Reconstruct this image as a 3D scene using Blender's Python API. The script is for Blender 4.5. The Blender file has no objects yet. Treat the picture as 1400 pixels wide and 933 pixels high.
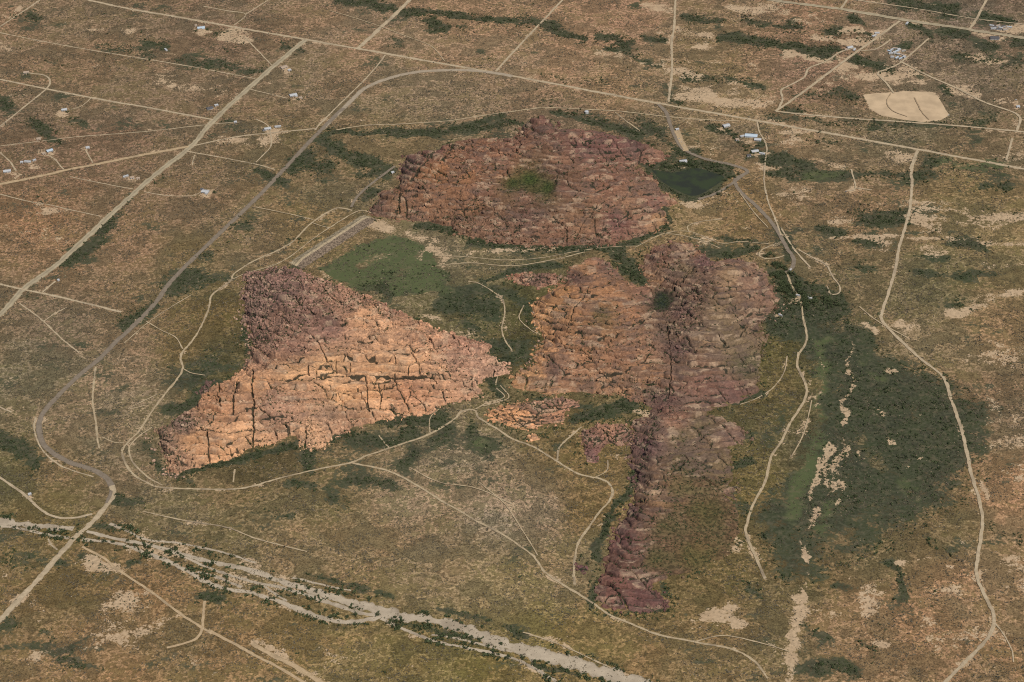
import bpy, math, random, time
import numpy as np
from mathutils import Matrix, Vector
T0 = time.time()
random.seed(7)
rng = np.random.default_rng(7)
scene = bpy.context.scene
COL = scene.collection

# ------------------------------------------------------------------ camera
W0, H0, FPX, CAM_H = 1400.0, 933.0, 2800.0, 2200.0
def _ray(px, py):
    return np.array([(px - W0 / 2) / FPX, -(py - H0 / 2) / FPX, -1.0])
_up = np.cross(_ray(2250, -1580), _ray(-6600, -1220)); _up /= np.linalg.norm(_up)
if _up[1] < 0: _up = -_up
_fw = np.array([0, 0, -1.0]); _fw = _fw - _up * _fw.dot(_up); _fw /= np.linalg.norm(_fw)
_rt = np.cross(_fw, _up)
RWC = np.stack([_rt, _fw, _up])            # camera axes -> world axes
cam_data = bpy.data.cameras.new('camera')
cam_data.sensor_width = 36.0
cam_data.lens = 36.0 * FPX / W0
cam_data.clip_start = 10.0
cam_data.clip_end = 60000.0
cam = bpy.data.objects.new('camera', cam_data)
COL.objects.link(cam)
_m = Matrix([list(r) for r in RWC]).to_4x4()
_m.translation = Vector((0, 0, CAM_H))
cam.matrix_world = _m
scene.camera = cam

# ------------------------------------------------------------------ light
SUN_EL, SUN_AZ = math.radians(56), math.radians(147)   # azimuth clockwise from +Y: sun to the right, a little behind the plane
world = bpy.data.worlds.new('World'); scene.world = world; world.use_nodes = True
wn = world.node_tree.nodes; wl = world.node_tree.links; wn.clear()
sky = wn.new('ShaderNodeTexSky'); sky.sky_type = 'NISHITA'; sky.sun_disc = False
sky.sun_elevation = SUN_EL; sky.sun_rotation = SUN_AZ; sky.altitude = 1400; sky.dust_density = 2.0
bg = wn.new('ShaderNodeBackground'); bg.inputs[1].default_value = 0.07
wo = wn.new('ShaderNodeOutputWorld')
wl.new(sky.outputs[0], bg.inputs[0]); wl.new(bg.outputs[0], wo.inputs[0])
sd = bpy.data.lights.new('sun', 'SUN'); sd.energy = 3.9; sd.angle = math.radians(0.6); sd.color = (1.0, 0.95, 0.87)
sun = bpy.data.objects.new('sun', sd); COL.objects.link(sun)
_d = Vector((math.sin(SUN_AZ) * math.cos(SUN_EL), math.cos(SUN_AZ) * math.cos(SUN_EL), math.sin(SUN_EL)))
sun.rotation_euler = _d.to_track_quat('Z', 'Y').to_euler(); sun.location = (0, 1500, 3000)
scene.view_settings.view_transform = 'Standard'
scene.view_settings.look = 'None'
scene.view_settings.gamma = 1.0
scene.view_settings.use_curve_mapping = False
scene.view_settings.exposure = 0.14
scene.cycles.use_denoising = False
scene.cycles.filter_width = 1.05
scene.cycles.max_bounces = 4
scene.cycles.diffuse_bounces = 2
scene.cycles.transparent_max_bounces = 6

# ------------------------------------------------------------------ survey helpers
def at(px, py, z=0.0):
    """world point on the level z seen at the photograph's pixel (arrays welcome)"""
    px = np.asarray(px, float); py = np.asarray(py, float); z = np.asarray(z, float)
    c = np.stack([(px - W0 / 2) / FPX, -(py - H0 / 2) / FPX, -np.ones_like(px)], -1)
    w = c @ RWC.T
    t = (z - CAM_H) / w[..., 2]
    return w[..., 0] * t, w[..., 1] * t
def pix(x, y, z=0.0):
    x = np.asarray(x, float)
    p = np.stack([x, np.asarray(y, float) + 0 * x, np.asarray(z, float) - CAM_H + 0 * x], -1) @ RWC
    return p[..., 0] / -p[..., 2] * FPX + W0 / 2, -p[..., 1] / -p[..., 2] * FPX + H0 / 2

def _hash(ix, iy, iz, seed):
    M = 0xffffffff
    h = (ix.astype(np.int64) * 374761393 + iy.astype(np.int64) * 668265263 + np.int64(seed) * 974634521 + (iz.astype(np.int64) if hasattr(iz, 'astype') else np.int64(iz)) * 1440662683) & M
    h = ((h ^ (h >> 13)) * 1274126177) & M
    h = ((h ^ (h >> 16)) * 2246822519) & M
    h = h ^ (h >> 15)
    return (h & 0xffffff) / float(0x1000000)
def vnoise(x, y, seed=0):
    ix = np.floor(x).astype(np.int64); iy = np.floor(y).astype(np.int64)
    fx = x - ix; fy = y - iy
    fx = fx * fx * (3 - 2 * fx); fy = fy * fy * (3 - 2 * fy)
    a = _hash(ix, iy, 0, seed); b = _hash(ix + 1, iy, 0, seed)
    c = _hash(ix, iy + 1, 0, seed); d = _hash(ix + 1, iy + 1, 0, seed)
    return (a * (1 - fx) + b * fx) * (1 - fy) + (c * (1 - fx) + d * fx) * fy
def fbm(x, y, octv=4, seed=0, gain=0.5):
    s = 0; a = 1; t = 0
    for o in range(octv):
        s = s + a * vnoise(x * 2 ** o + 17.3 * o, y * 2 ** o - 9.1 * o, seed + o); t += a; a *= gain
    return s / t
def sstep(a, b, x):
    t = np.clip((x - a) / (b - a), 0, 1)
    return t * t * (3 - 2 * t)
def vor3(x, y, z, seed):
    ix = np.floor(x).astype(np.int64); iy = np.floor(y).astype(np.int64); iz = np.floor(z).astype(np.int64)
    f1 = np.full(x.shape, 9.0); f2 = np.full(x.shape, 9.0); idd = np.zeros(x.shape)
    for dx in (-1, 0, 1):
        for dy in (-1, 0, 1):
            for dz in (-1, 0, 1):
                cx = ix + dx; cy = iy + dy; cz = iz + dz
                px = cx + 0.1 + 0.8 * _hash(cx, cy, cz, seed)
                py = cy + 0.1 + 0.8 * _hash(cx, cy, cz, seed + 1)
                pz = cz + 0.1 + 0.8 * _hash(cx, cy, cz, seed + 2)
                d = np.sqrt((px - x) ** 2 + (py - y) ** 2 + (pz - z) ** 2)
                nid = _hash(cx, cy, cz, seed + 3)
                closer = d < f1
                f2 = np.where(closer, f1, np.minimum(f2, d))
                idd = np.where(closer, nid, idd)
                f1 = np.where(closer, d, f1)
    return f1, f2, idd
def poly_sd(px, py, poly):
    """signed distance, positive inside"""
    P = np.asarray(poly, float)[:, :2]; n = len(P)
    d = np.full(px.shape, 1e12); ins = np.zeros(px.shape, bool)
    for i in range(n):
        ax, ay = P[i]; bx, by = P[(i + 1) % n]
        ex, ey = bx - ax, by - ay
        t = np.clip(((px - ax) * ex + (py - ay) * ey) / (ex * ex + ey * ey + 1e-9), 0, 1)
        d = np.minimum(d, (px - ax - t * ex) ** 2 + (py - ay - t * ey) ** 2)
        if ay != by:
            c = ((ay > py) != (by > py)) & (px < ex * (py - ay) / ey + ax)
            ins ^= c
    d = np.sqrt(d)
    return np.where(ins, d, -d)
def line_d(px, py, pts, out=None, margin=60):
    """distance to a polyline"""
    d = np.full(px.shape, 1e12) if out is None else out
    for (ax, ay), (bx, by) in zip(pts[:-1], pts[1:]):
        m = (px > min(ax, bx) - margin) & (px < max(ax, bx) + margin) & (py > min(ay, by) - margin) & (py < max(ay, by) + margin)
        if not m.any(): continue
        qx = px[m]; qy = py[m]; ex, ey = bx - ax, by - ay
        t = np.clip(((qx - ax) * ex + (qy - ay) * ey) / (ex * ex + ey * ey + 1e-9), 0, 1)
        d[m] = np.minimum(d[m], np.hypot(qx - ax - t * ex, qy - ay - t * ey))
    return d
def spline(pts, step=4.0):
    """Catmull-Rom through pixel points -> dense points"""
    P = [np.array(p[:2], float) for p in pts]
    if len(P) < 3: 
        n = max(2, int(np.linalg.norm(P[1] - P[0]) / step))
        return np.array([P[0] + (P[1] - P[0]) * t for t in np.linspace(0, 1, n + 1)])
    P = [2 * P[0] - P[1]] + P + [2 * P[-1] - P[-2]]
    out = []
    for i in range(1, len(P) - 2):
        a, b, c, d = P[i - 1:i + 3]
        n = max(1, int(np.linalg.norm(c - b) / step))
        for k in range(n):
            t = k / n
            out.append(0.5 * (2 * b + (c - a) * t + (2 * a - 5 * b + 4 * c - d) * t * t + (3 * b - a - 3 * c + d) * t ** 3))
    out.append(P[-2])
    return np.array(out)

# ------------------------------------------------------------------ object helpers
def tag(o, label=None, cat=None, group=None, kind=None):
    if label: o['label'] = label
    if cat: o['category'] = cat
    if group: o['group'] = group
    if kind: o['kind'] = kind
    return o
def mesh_obj(name, verts, faces, mat, parent=None, smooth=False):
    me = bpy.data.meshes.new(name)
    verts = np.asarray(verts, np.float32).reshape(-1, 3)
    if isinstance(faces, np.ndarray):
        nf, k = faces.shape
        me.vertices.add(len(verts)); me.vertices.foreach_set('co', verts.ravel())
        me.loops.add(nf * k); me.loops.foreach_set('vertex_index', faces.astype(np.int32).ravel())
        me.polygons.add(nf); me.polygons.foreach_set('loop_start', np.arange(0, nf * k, k, dtype=np.int32))
        me.update(calc_edges=True)
    else:
        me.from_pydata([tuple(map(float, v)) for v in verts], [], faces); me.update()
    if smooth: me.polygons.foreach_set('use_smooth', np.ones(len(me.polygons), bool))
    mats = mat if isinstance(mat, (list, tuple)) else [mat]
    for m in mats:
        if m: me.materials.append(m)
    o = bpy.data.objects.new(name, me); COL.objects.link(o)
    if parent: o.parent = parent
    return o
def empty(name, loc, rz=0.0):
    o = bpy.data.objects.new(name, None); o.empty_display_size = 1; COL.objects.link(o)
    o.location = loc; o.rotation_euler = (0, 0, rz)
    return o
def copy_tree(o, parent=None):
    c = o.copy(); COL.objects.link(c)
    if parent: c.parent = parent; c.matrix_parent_inverse = o.matrix_parent_inverse.copy()
    for ch in list(o.children): copy_tree(ch, c)
    return c
def fattr(o, name, arr):
    a = o.data.attributes.new(name, 'FLOAT', 'POINT'); a.data.foreach_set('value', np.asarray(arr, np.float32).ravel())
def cattr(o, name, arr):
    a = o.data.attributes.new(name, 'FLOAT_COLOR', 'POINT')
    arr = np.asarray(arr, np.float32); arr = np.concatenate([arr, np.ones((len(arr), 1), np.float32)], 1)
    a.data.foreach_set('color', arr.ravel())
class MB:
    """collects boxes and prisms into one mesh"""
    def __init__(s): s.v = []; s.f = []
    def box(s, x0, x1, y0, y1, z0, z1):
        b = len(s.v)
        s.v += [(x0, y0, z0), (x1, y0, z0), (x1, y1, z0), (x0, y1, z0), (x0, y0, z1), (x1, y0, z1), (x1, y1, z1), (x0, y1, z1)]
        s.f += [tuple(b + i for i in q) for q in ((0, 3, 2, 1), (4, 5, 6, 7), (0, 1, 5, 4), (1, 2, 6, 5), (2, 3, 7, 6), (3, 0, 4, 7))]
        return s
    def poly(s, pts, faces):
        b = len(s.v); s.v += list(pts); s.f += [tuple(b + i for i in q) for q in faces]; return s
    def tube(s, p0, p1, r0, r1, n=7):
        p0 = Vector(p0); p1 = Vector(p1); d = (p1 - p0).normalized()
        a = d.orthogonal().normalized(); c = d.cross(a); b = len(s.v)
        for p, r in ((p0, r0), (p1, r1)):
            for i in range(n):
                t = 2 * math.pi * i / n; q = p + (a * math.cos(t) + c * math.sin(t)) * r; s.v.append(tuple(q))
        for i in range(n):
            j = (i + 1) % n; s.f.append((b + i, b + j, b + n + j, b + n + i))
        s.f.append(tuple(b + n + i for i in range(n))); s.f.append(tuple(b + n - 1 - i for i in range(n)))
        return s
    def build(s, name, mat, parent=None, smooth=False):
        return mesh_obj(name, s.v, s.f, mat, parent, smooth)

# ------------------------------------------------------------------ materials
def new_mat(name):
    m = bpy.data.materials.new(name); m.use_nodes = True
    nt = m.node_tree; nt.nodes.clear()
    out = nt.nodes.new('ShaderNodeOutputMaterial'); b = nt.nodes.new('ShaderNodeBsdfPrincipled')
    b.inputs['Roughness'].default_value = 0.95; b.inputs['Specular IOR Level'].default_value = 0.12
    nt.links.new(b.outputs[0], out.inputs[0])
    return m, nt, b
class NB:
    """terse node wiring"""
    def __init__(s, nt): s.nt = nt; s.pos = None
    def n(s, t, **k):
        nd = s.nt.nodes.new(t)
        for a, v in k.items(): setattr(nd, a, v)
        return nd
    def set(s, sock, v):
        if isinstance(v, (int, float)): sock.default_value = v
        elif isinstance(v, tuple): sock.default_value = v if len(v) == 4 or sock.type == 'VECTOR' else v + (1.0,)
        else: s.nt.links.new(v, sock)
    def coord(s):
        if not s.pos: s.pos = s.n('ShaderNodeNewGeometry').outputs['Position']
        return s.pos
    def noise(s, scale, detail=3, rough=0.55, vec=None, out=0, dist=0.0):
        nd = s.n('ShaderNodeTexNoise'); s.nt.links.new(vec or s.coord(), nd.inputs['Vector'])
        nd.inputs['Scale'].default_value = scale; nd.inputs['Detail'].default_value = detail; nd.inputs['Roughness'].default_value = rough
        nd.inputs['Distortion'].default_value = dist
        return nd.outputs[out]
    def voro(s, scale, vec=None, feature='F1', out=0):
        nd = s.n('ShaderNodeTexVoronoi', feature=feature); s.nt.links.new(vec or s.coord(), nd.inputs['Vector'])
        nd.inputs['Scale'].default_value = scale
        return nd.outputs[out]
    def vscale(s, v3):
        nd = s.n('ShaderNodeVectorMath', operation='MULTIPLY'); s.nt.links.new(s.coord(), nd.inputs[0]); nd.inputs[1].default_value = v3
        return nd.outputs[0]
    def math(s, op, a, b=0.0, c=0.0):
        nd = s.n('ShaderNodeMath', operation=op)
        s.set(nd.inputs[0], a); s.set(nd.inputs[1], b); s.set(nd.inputs[2], c)
        return nd.outputs[0]
    def ramp(s, x, a, b, lo=0.0, hi=1.0):
        nd = s.n('ShaderNodeMapRange', interpolation_type='SMOOTHSTEP'); s.set(nd.inputs[0], x)
        nd.inputs[1].default_value = a; nd.inputs[2].default_value = b; nd.inputs[3].default_value = lo; nd.inputs[4].default_value = hi
        return nd.outputs[0]
    def mix(s, f, a, b, mode='MIX'):
        nd = s.n('ShaderNodeMix', data_type='RGBA', blend_type=mode); s.set(nd.inputs[0], f); s.set(nd.inputs[6], a); s.set(nd.inputs[7], b)
        return nd.outputs[2]
    def attr(s, name, col=False):
        nd = s.n('ShaderNodeAttribute', attribute_name=name)
        return nd.outputs['Color' if col else 'Fac']
    def rand(s): return s.n('ShaderNodeObjectInfo').outputs['Random']
    def bump(s, h, strength, dist, b):
        nd = s.n('ShaderNodeBump'); s.set(nd.inputs['Height'], h); nd.inputs['Strength'].default_value = strength; nd.inputs['Distance'].default_value = dist
        s.nt.links.new(nd.outputs[0], b.inputs['Normal'])
def flat_mat(name, col, var=0.25, scale=1.0, rough=0.9, metallic=0.0, rnd=0.0):
    m, nt, b = new_mat(name); q = NB(nt)
    f = q.noise(scale, 4)
    c = q.mix(q.ramp(f, 0.3, 0.7), tuple(x * (1 - var) for x in col), tuple(min(1, x * (1 + var)) for x in col))
    if rnd:
        c = q.mix(1.0, c, q.mix(q.rand(), (1 - rnd,) * 3, (1 + rnd,) * 3), 'MULTIPLY')
    q.set(b.inputs['Base Color'], c); b.inputs['Roughness'].default_value = rough; b.inputs['Metallic'].default_value = metallic
    return m
# ------------------------------------------------------------------ survey data (pixel points of the photograph, read on the ground)
# (name, label, surface, width in metres, points)
ROADS = [
 ('dirt_road', 'long straight graded road running across the whole top of the view', 'dirt', 8.5, [(-120,-63),(115,-1),(263,27),(410,53),(525,73),(700,104),(880,138),(1035,165),(1225,199),(1400,231),(1520,254)]),
 ('dirt_road', 'wide pale road from the lower left edge up to the long straight road', 'dirt', 15, [(-70,485),(0,430),(32,395),(80,360),(155,290),(217,235),(262,200),(290,167),(350,112),(417,55)]),
 ('paved_road', 'pale curved road bending off the long straight road above the far hill', 'pale', 9.5, [(700,105),(688,102),(650,97),(625,96),(575,98),(535,106),(500,120),(480,138),(460,157),(440,177)]),
 ('paved_road', 'brown paved road curving down the left side round the rocks', 'asphalt', 8.5, [(470,148),(460,157),(435,182),(387,233),(347,275),(275,343),(235,383),(212,415),(175,453),(160,466),(135,491),(100,521),(75,546),(59,566),(53,583),(58,606),(75,622),(100,634),(130,644),(148,657),(154,672),(147,688)]),
 ('dirt_road', 'sandy straight road leaving the lower left corner', 'dirt', 11, [(153,664),(155,676),(147,690),(125,715),(100,738),(50,795),(0,847),(-60,905)]),
 ('dirt_track', 'broken pale track beside the paved road at the top', 'dirt', 4, [(527,75),(515,91),(492,116),(460,147),(437,170),(431,178)]),
 ('dirt_track', 'thin pale track hugging the outside of the sharp paved bend', 'dirt', 3, [(49,570),(47,588),(57,614),(78,634),(104,645),(128,652)]),
 ('dirt_road', 'pale straight road leaving the top edge left of centre', 'dirt', 12, [(490,66),(525,34),(560,1),(600,-38)]),
 ('dirt_road', 'thin pale straight road leaving the top edge at centre', 'dirt', 6, [(678,98),(700,73),(735,36),(770,-1),(800,-33)]),
 ('dirt_road', 'straight pale road across the left side meeting the wide road', 'dirt', 6.5, [(-80,94),(0,109),(60,121),(125,134),(200,147),(292,164)]),
 ('dirt_track', 'thin straight track crossing the upper left scrub', 'dirt', 3.5, [(-60,31),(0,45),(65,58),(120,68),(200,81),(270,93),(350,108)]),
 ('dirt_track', 'track cutting the top left corner', 'dirt', 4.5, [(-40,66),(0,37),(30,17),(55,0),(80,-20)]),
 ('dirt_track', 'track climbing from the left edge to a bare yard', 'dirt', 5, [(-30,194),(0,173),(30,149),(63,122),(68,110),(60,103),(45,101),(36,99)]),
 ('dirt_road', 'orange sandy road slanting from the left edge to the paved road', 'sand', 9.5, [(-60,266),(0,252),(60,240),(90,233),(150,221),(205,210),(258,201)]),
 ('dirt_track', 'pale track from the wide road to the paved road', 'dirt', 5, [(262,200),(325,187),(370,182),(432,176)]),
 ('dirt_track', 'faint track past a pink yard on the left', 'dirt', 3, [(0,200),(50,194),(110,187),(200,180),(290,170),(330,167)]),
 ('dirt_track', 'thin track right of the wide road below the crossing', 'dirt', 3.5, [(255,207),(300,215),(350,225),(376,232)]),
 ('driveway', 'short driveway south of the thin track', 'dirt', 3, [(266,212),(263,226)]),
 ('driveway', 'curved driveway to a small white house on the left', 'dirt', 3, [(125,134),(112,145),(97,150)]),
 ('driveway', 'driveway bending off the left edge', 'dirt', 4, [(0,209),(14,222),(22,234)]),
 ('driveway', 'driveway looping from the pink yard to the sandy road', 'dirt', 3.5, [(62,212),(74,217),(87,232)]),
 ('driveway', 'driveway up to a tan yard beside the sandy road', 'dirt', 3.5, [(117,206),(122,214),(127,223)]),
 ('driveway', 'driveway from the bare yard to the wide road', 'dirt', 3.5, [(333,50),(350,67),(372,90)]),
 ('driveway', 'driveway to the house with dark trees', 'dirt', 3, [(340,122),(365,128),(393,135)]),
 ('driveway', 'driveway winding past the white house by the paved road', 'dirt', 3.5, [(350,163),(366,172),(370,184),(370,200),(360,212),(350,222)]),
 ('dirt_track', 'track at the top edge turning to the straight road', 'dirt', 4, [(278,9),(310,15),(336,20),(320,35)]),
 ('dirt_track', 'track running off the top edge near the bare yard', 'dirt', 4, [(336,20),(350,11),(367,0),(390,-18)]),
 ('dirt_road', 'straight pale road low on the left side', 'dirt', 6, [(-60,375),(0,389),(40,398),(60,402),(100,411),(166,427)]),
 ('driveway', 'driveway to the pale pad low on the left', 'dirt', 4, [(57,401),(66,393),(76,385)]),
 ('dirt_track', 'thin diagonal track low on the left', 'dirt', 3.5, [(27,415),(60,440),(85,464),(109,483)]),
 ('driveway', 'short spur off the diagonal track', 'dirt', 3, [(60,440),(75,429),(91,421)]),
 ('dirt_track', 'faint track from the left edge toward the wide road', 'dirt', 3, [(-20,261),(0,266),(40,276),(70,281),(95,287),(137,296)]),
 ('driveway', 'driveway left of the wide road near the trailer', 'dirt', 3, [(95,242),(150,253),(182,259)]),
 ('driveway', 'driveway right of the wide road to a house with a white roof', 'dirt', 3, [(197,263),(230,268),(262,268),(276,262)]),
 ('dirt_track', 'pale track curving in at the lower left edge', 'dirt', 5.5, [(-30,640),(0,654),(32,676),(58,699),(80,708),(104,708),(126,703)]),
 ('dirt_track', 'short track at the left edge by the dark thicket', 'dirt', 3.5, [(-20,545),(0,557),(16,564)]),
 ('dirt_track', 'short pale spur below the wash crossing', 'dirt', 3.5, [(66,737),(70,745),(79,752)]),
 ('dirt_track', 'sandy track running down right from the wash crossing', 'sand', 5, [(112,748),(145,765),(156,776),(200,805),(250,842),(277,859),(290,867)]),
 ('dirt_track', 'pale track dropping to the sandy fork at the bottom left', 'sand', 5, [(280,822),(278,845),(277,860),(268,874),(245,882),(228,886)]),
 ('dirt_track', 'paired wheel track running to the bottom edge', 'sand', 6, [(285,862),(320,880),(350,897),(385,915),(425,940)]),
 ('dirt_track', 'broad worn sandy strip beside the paired track', 'sand', 9, [(345,880),(372,896),(405,913),(450,940)]),
 ('trail', 'perimeter trail round the left side and front of the pale rock hill', 'trail', 4.5, [(482,288),(468,285),(455,287),(425,306),(400,331),(375,345),(347,357),(320,375),(315,385),(290,404),(286,420),(276,445),(264,465),(250,481),(247,490),(250,505),(240,522),(225,540),(205,567),(190,590),(175,605),(167,617),(172,635),(185,651),(205,662),(222,667),(270,669),(320,669),(350,664),(380,655),(440,641),(480,633),(500,624),(530,614),(560,604),(585,595),(610,581),(625,570),(631,563),(648,561),(655,572),(680,587),(700,600),(730,612),(760,630),(790,648),(820,655),(833,662),(838,675),(830,690),(820,700),(805,722),(790,745),(785,775),(786,800)]),
 ('trail', 'pale trail slanting down right across the grey flats', 'trail', 4.5, [(482,634),(520,641),(540,648),(560,658),(585,673),(605,686),(625,697),(650,712),(680,727),(705,743),(730,762),(745,783),(770,800),(790,812),(815,828),(835,842),(860,852),(900,868),(950,878),(1000,888),(1030,903),(1050,928)]),
 ('trail', 'short trail climbing between the pale outcrop and the dark rocks', 'trail', 4, [(762,630),(765,612),(778,599),(795,584)]),
 ('trail', 'thin footpath entering the gap between the hills', 'trail', 2.5, [(650,560),(666,551),(690,543),(678,530),(680,515)]),
 ('trail', 'thin footpath up the middle valley', 'trail', 3, [(640,385),(655,388),(675,400),(688,412),(690,430),(686,450),(690,465),(700,480)]),
 ('trail', 'faint vertical track on the left scrub plain', 'trail', 4, [(131,502),(128,530),(127,550),(131,578),(133,600),(136,613)]),
 ('trail', 'faint link between the vertical track and the perimeter trail', 'trail', 2.5, [(140,598),(155,605),(170,606)]),
 ('trail', 'second trail strand inside the perimeter trail corner', 'trail', 3.5, [(208,585),(190,597),(177,612),(180,630),(192,644),(205,655),(222,664)]),
 ('trail', 'short spur to the front of the pale rock hill', 'trail', 3, [(321,642),(319,660)]),
 ('trail', 'short branching spurs above the front trail', 'trail', 2.5, [(518,596),(524,604),(532,613)]),
 ('trail', 'short spur beside the round thicket', 'trail', 2.5, [(600,560),(588,572),(588,592)]),
 ('trail', 'path along the foot of the far rock hill', 'trail', 2.5, [(595,350),(640,352),(690,356),(740,353),(790,344),(835,338),(870,337)]),
 ('trail', 'second path crossing the flat between the hills', 'trail', 3, [(590,365),(640,360),(700,364),(755,356),(800,345)]),
 ('trail', 'web of pale paths right of the far hill', 'trail', 2.5, [(868,339),(905,321),(942,317),(985,333),(1012,331),(1052,334)]),
 ('trail', 'pale path running north from the path web', 'trail', 2.5, [(942,317),(940,310),(955,304),(985,300)]),
 ('trail', 'thin path on the plain below the path web', 'trail', 2.5, [(900,319),(930,322),(960,330),(985,340)]),
 ('trail', 'pale turning loop near the camp road', 'trail', 3.5, [(1074,332),(1058,335),(1042,342),(1038,349),(1046,354),(1062,353),(1072,350)]),
 ('dirt_track', 'old pale roadbed arching over the far rock hill', 'trail', 4, [(460,178),(500,172),(550,170),(612,166),(650,160),(700,153),(745,148),(800,150),(850,153),(912,160),(960,164),(1010,166)]),
 ('trail', 'light path behind the far hill', 'trail', 4, [(841,154),(856,166),(873,178)]),
 ('paved_road', 'dark park road winding from the straight road to the camp', 'asphalt', 7, [(900,143),(911,155),(918,175),(930,200),(941,208),(965,218),(1000,226),(1022,235),(1005,246),(1012,262),(1035,283),(1055,305),(1068,325),(1076,340),(1084,352),(1084,364),(1075,373)]),
 ('paved_road', 'grey spur road beside the pond', 'asphalt', 6, [(1022,236),(1000,252),(980,264),(955,273)]),
 ('dirt_road', 'pale gravel parking strip beside the visitor building', 'sand', 13, [(926,179),(930,190),(938,207)]),
 ('dirt_track', 'pale track through the ranch houses to the camp road', 'dirt', 3.5, [(1035,167),(1038,180),(1048,200),(1046,225),(1045,250),(1050,275),(1060,300),(1068,322)]),
 ('dirt_track', 'pale camp track going down right', 'dirt', 4, [(1068,312),(1085,340),(1108,366)]),
 ('dirt_track', 'thin camp track round the trees', 'dirt', 3.5, [(1092,342),(1110,352),(1130,363),(1138,378),(1148,392),(1147,401),(1136,403),(1131,392)]),
 ('dirt_track', 'brown track below the camp', 'trail', 4.5, [(1075,373),(1083,392),(1094,412),(1098,435),(1103,460),(1099,474),(1092,484)]),
 ('dirt_track', 'long pale track down the right side of the plain', 'dirt', 6.5, [(1254,207),(1246,235),(1247,255),(1243,290),(1235,320),(1228,345),(1225,365),(1215,400),(1206,425),(1205,437),(1215,450),(1232,467),(1260,492),(1290,517),(1300,545),(1312,580),(1322,620),(1328,650),(1340,690),(1343,720),(1335,780),(1345,810),(1358,840),(1357,862),(1340,885),(1300,925),(1270,955)]),
 ('dirt_track', 'faint branch off the long right track', 'dirt', 2.5, [(1360,852),(1372,868),(1383,888),(1386,906)]),
 ('dirt_track', 'pale track down the right foot of the dark spur', 'trail', 5, [(1092,482),(1090,500),(1098,518),(1103,535),(1098,552),(1080,580),(1068,605),(1055,624),(1050,645),(1046,660),(1030,690),(1022,715),(1020,730),(1034,765),(1046,792)]),
 ('dirt_road', 'pale road from the top edge to the straight road right of centre', 'dirt', 6, [(925,-20),(923,8),(921,40),(918,58),(919,90),(916,125),(914,140)]),
 ('dirt_road', 'pale straight road climbing to the white settlement', 'dirt', 7, [(1060,153),(1100,125),(1160,80),(1195,55),(1230,29)]),
 ('dirt_track', 'crooked pale track left of the settlement road', 'dirt', 5.5, [(1064,150),(1070,136),(1068,124),(1080,117),(1100,106),(1106,94),(1130,84),(1148,72),(1170,66)]),
 ('dirt_road', 'pale straight road below the bare tan field', 'dirt', 6, [(1061,153),(1130,160),(1200,165),(1300,172),(1400,181),(1480,188)]),
 ('dirt_road', 'wide pale road crossing the top right corner', 'dirt', 13, [(1000,-10),(1050,0),(1150,13),(1225,26),(1325,41),(1400,53),(1500,70)]),
 ('dirt_track', 'thin straight track in the top right corner', 'dirt', 4, [(1150,-2),(1250,12),(1325,25),(1400,34)]),
 ('dirt_track', 'short road joining the two top right roads', 'dirt', 7, [(1325,42),(1336,25),(1352,-6)]),
 ('dirt_track', 'short road at the top edge right of centre', 'dirt', 6, [(1150,12),(1164,-8)]),
 ('dirt_road', 'pale straight road running right from the settlement', 'dirt', 6, [(1230,84),(1260,100),(1310,122),(1345,140),(1392,158),(1390,180)]),
 ('dirt_track', 'sandy track from the settlement to the tan field', 'dirt', 5, [(1270,53),(1233,85),(1210,96),(1200,101),(1212,114),(1222,128)]),
 ('dirt_track', 'short pale lane left of the settlement', 'dirt', 5, [(1218,55),(1197,68),(1175,70)]),
 ('dirt_track', 'short lane dropping from the straight road at right', 'dirt', 5, [(1254,206),(1244,232)]),
 ('dirt_track', 'short lane near the right edge', 'dirt', 5, [(1384,190),(1376,220)]),
 ('driveway', 'driveway to a lone pad on the right plain', 'dirt', 4, [(1164,232),(1169,258),(1157,262)]),
 ('driveway', 'pale stub right of the lone pad', 'dirt', 3.5, [(1169,258),(1192,260)]),
 ('dirt_track', 'old pale track under the far rock hill', 'trail', 2.5, [(350,284),(390,292),(428,301)]),
 ('dirt_track', 'old road west of the far rock hill', 'asphalt', 5, [(540,228),(510,250),(490,268),(480,284)]),
 ('trail', 'faint diagonal trail on the lower plain', 'trail', 3, [(715,865),(760,880),(800,898),(835,914)]),
 ('trail', 'faint trail over the upper left scrub', 'trail', 2.5, [(450,15),(500,30),(560,52),(590,64),(608,84)]),
 ('trail', 'thin line of bare ground left of the wash', 'trail', 3, [(195,700),(250,712),(310,722),(350,737),(420,755)]),
 ('trail', 'faint trail over the grey flats', 'trail', 2.5, [(655,660),(690,690),(712,722),(735,760)]),
 ('trail', 'loop trail of pale earth on the right plain', 'trail', 3, [(1175,420),(1200,440),(1240,462)]),
 ('trail', 'thin pale path left of the pale hill', 'trail', 2.5, [(200,555),(175,560),(215,540)]),
 ('trail', 'pale footpath on the left of the outcrop', 'trail', 2.5, [(810,655),(829,645),(831,630)]),
 ('trail', 'footpath from the perimeter trail to the pale hill', 'trail', 2.5, [(251,505),(262,511),(280,514)]),
 ('wheel_track', 'dark wheel track crossing the bare tan field', 'rut', 3, [(1250,134),(1256,146),(1262,156),(1270,164)]),
 ('wheel_track', 'faint wheel track across the left of the bare tan field', 'rut', 2.2, [(1218,128),(1212,140),(1220,152),(1240,160)]),
 ('trail', 'thin path by the left foot of the middle rock mass', 'trail', 2.5, [(716,418),(710,436),(726,452),(733,456)]),
 ('trail', 'thin path joining the outcrop trail to the gap', 'trail', 2.5, [(660,556),(676,552),(696,544),(684,528)]),
 ('trail', 'faint pale trail under the grey flank of the right hill', 'trail', 2.5, [(1076,488),(1072,510),(1058,530),(1036,545),(1012,554)]),
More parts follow.
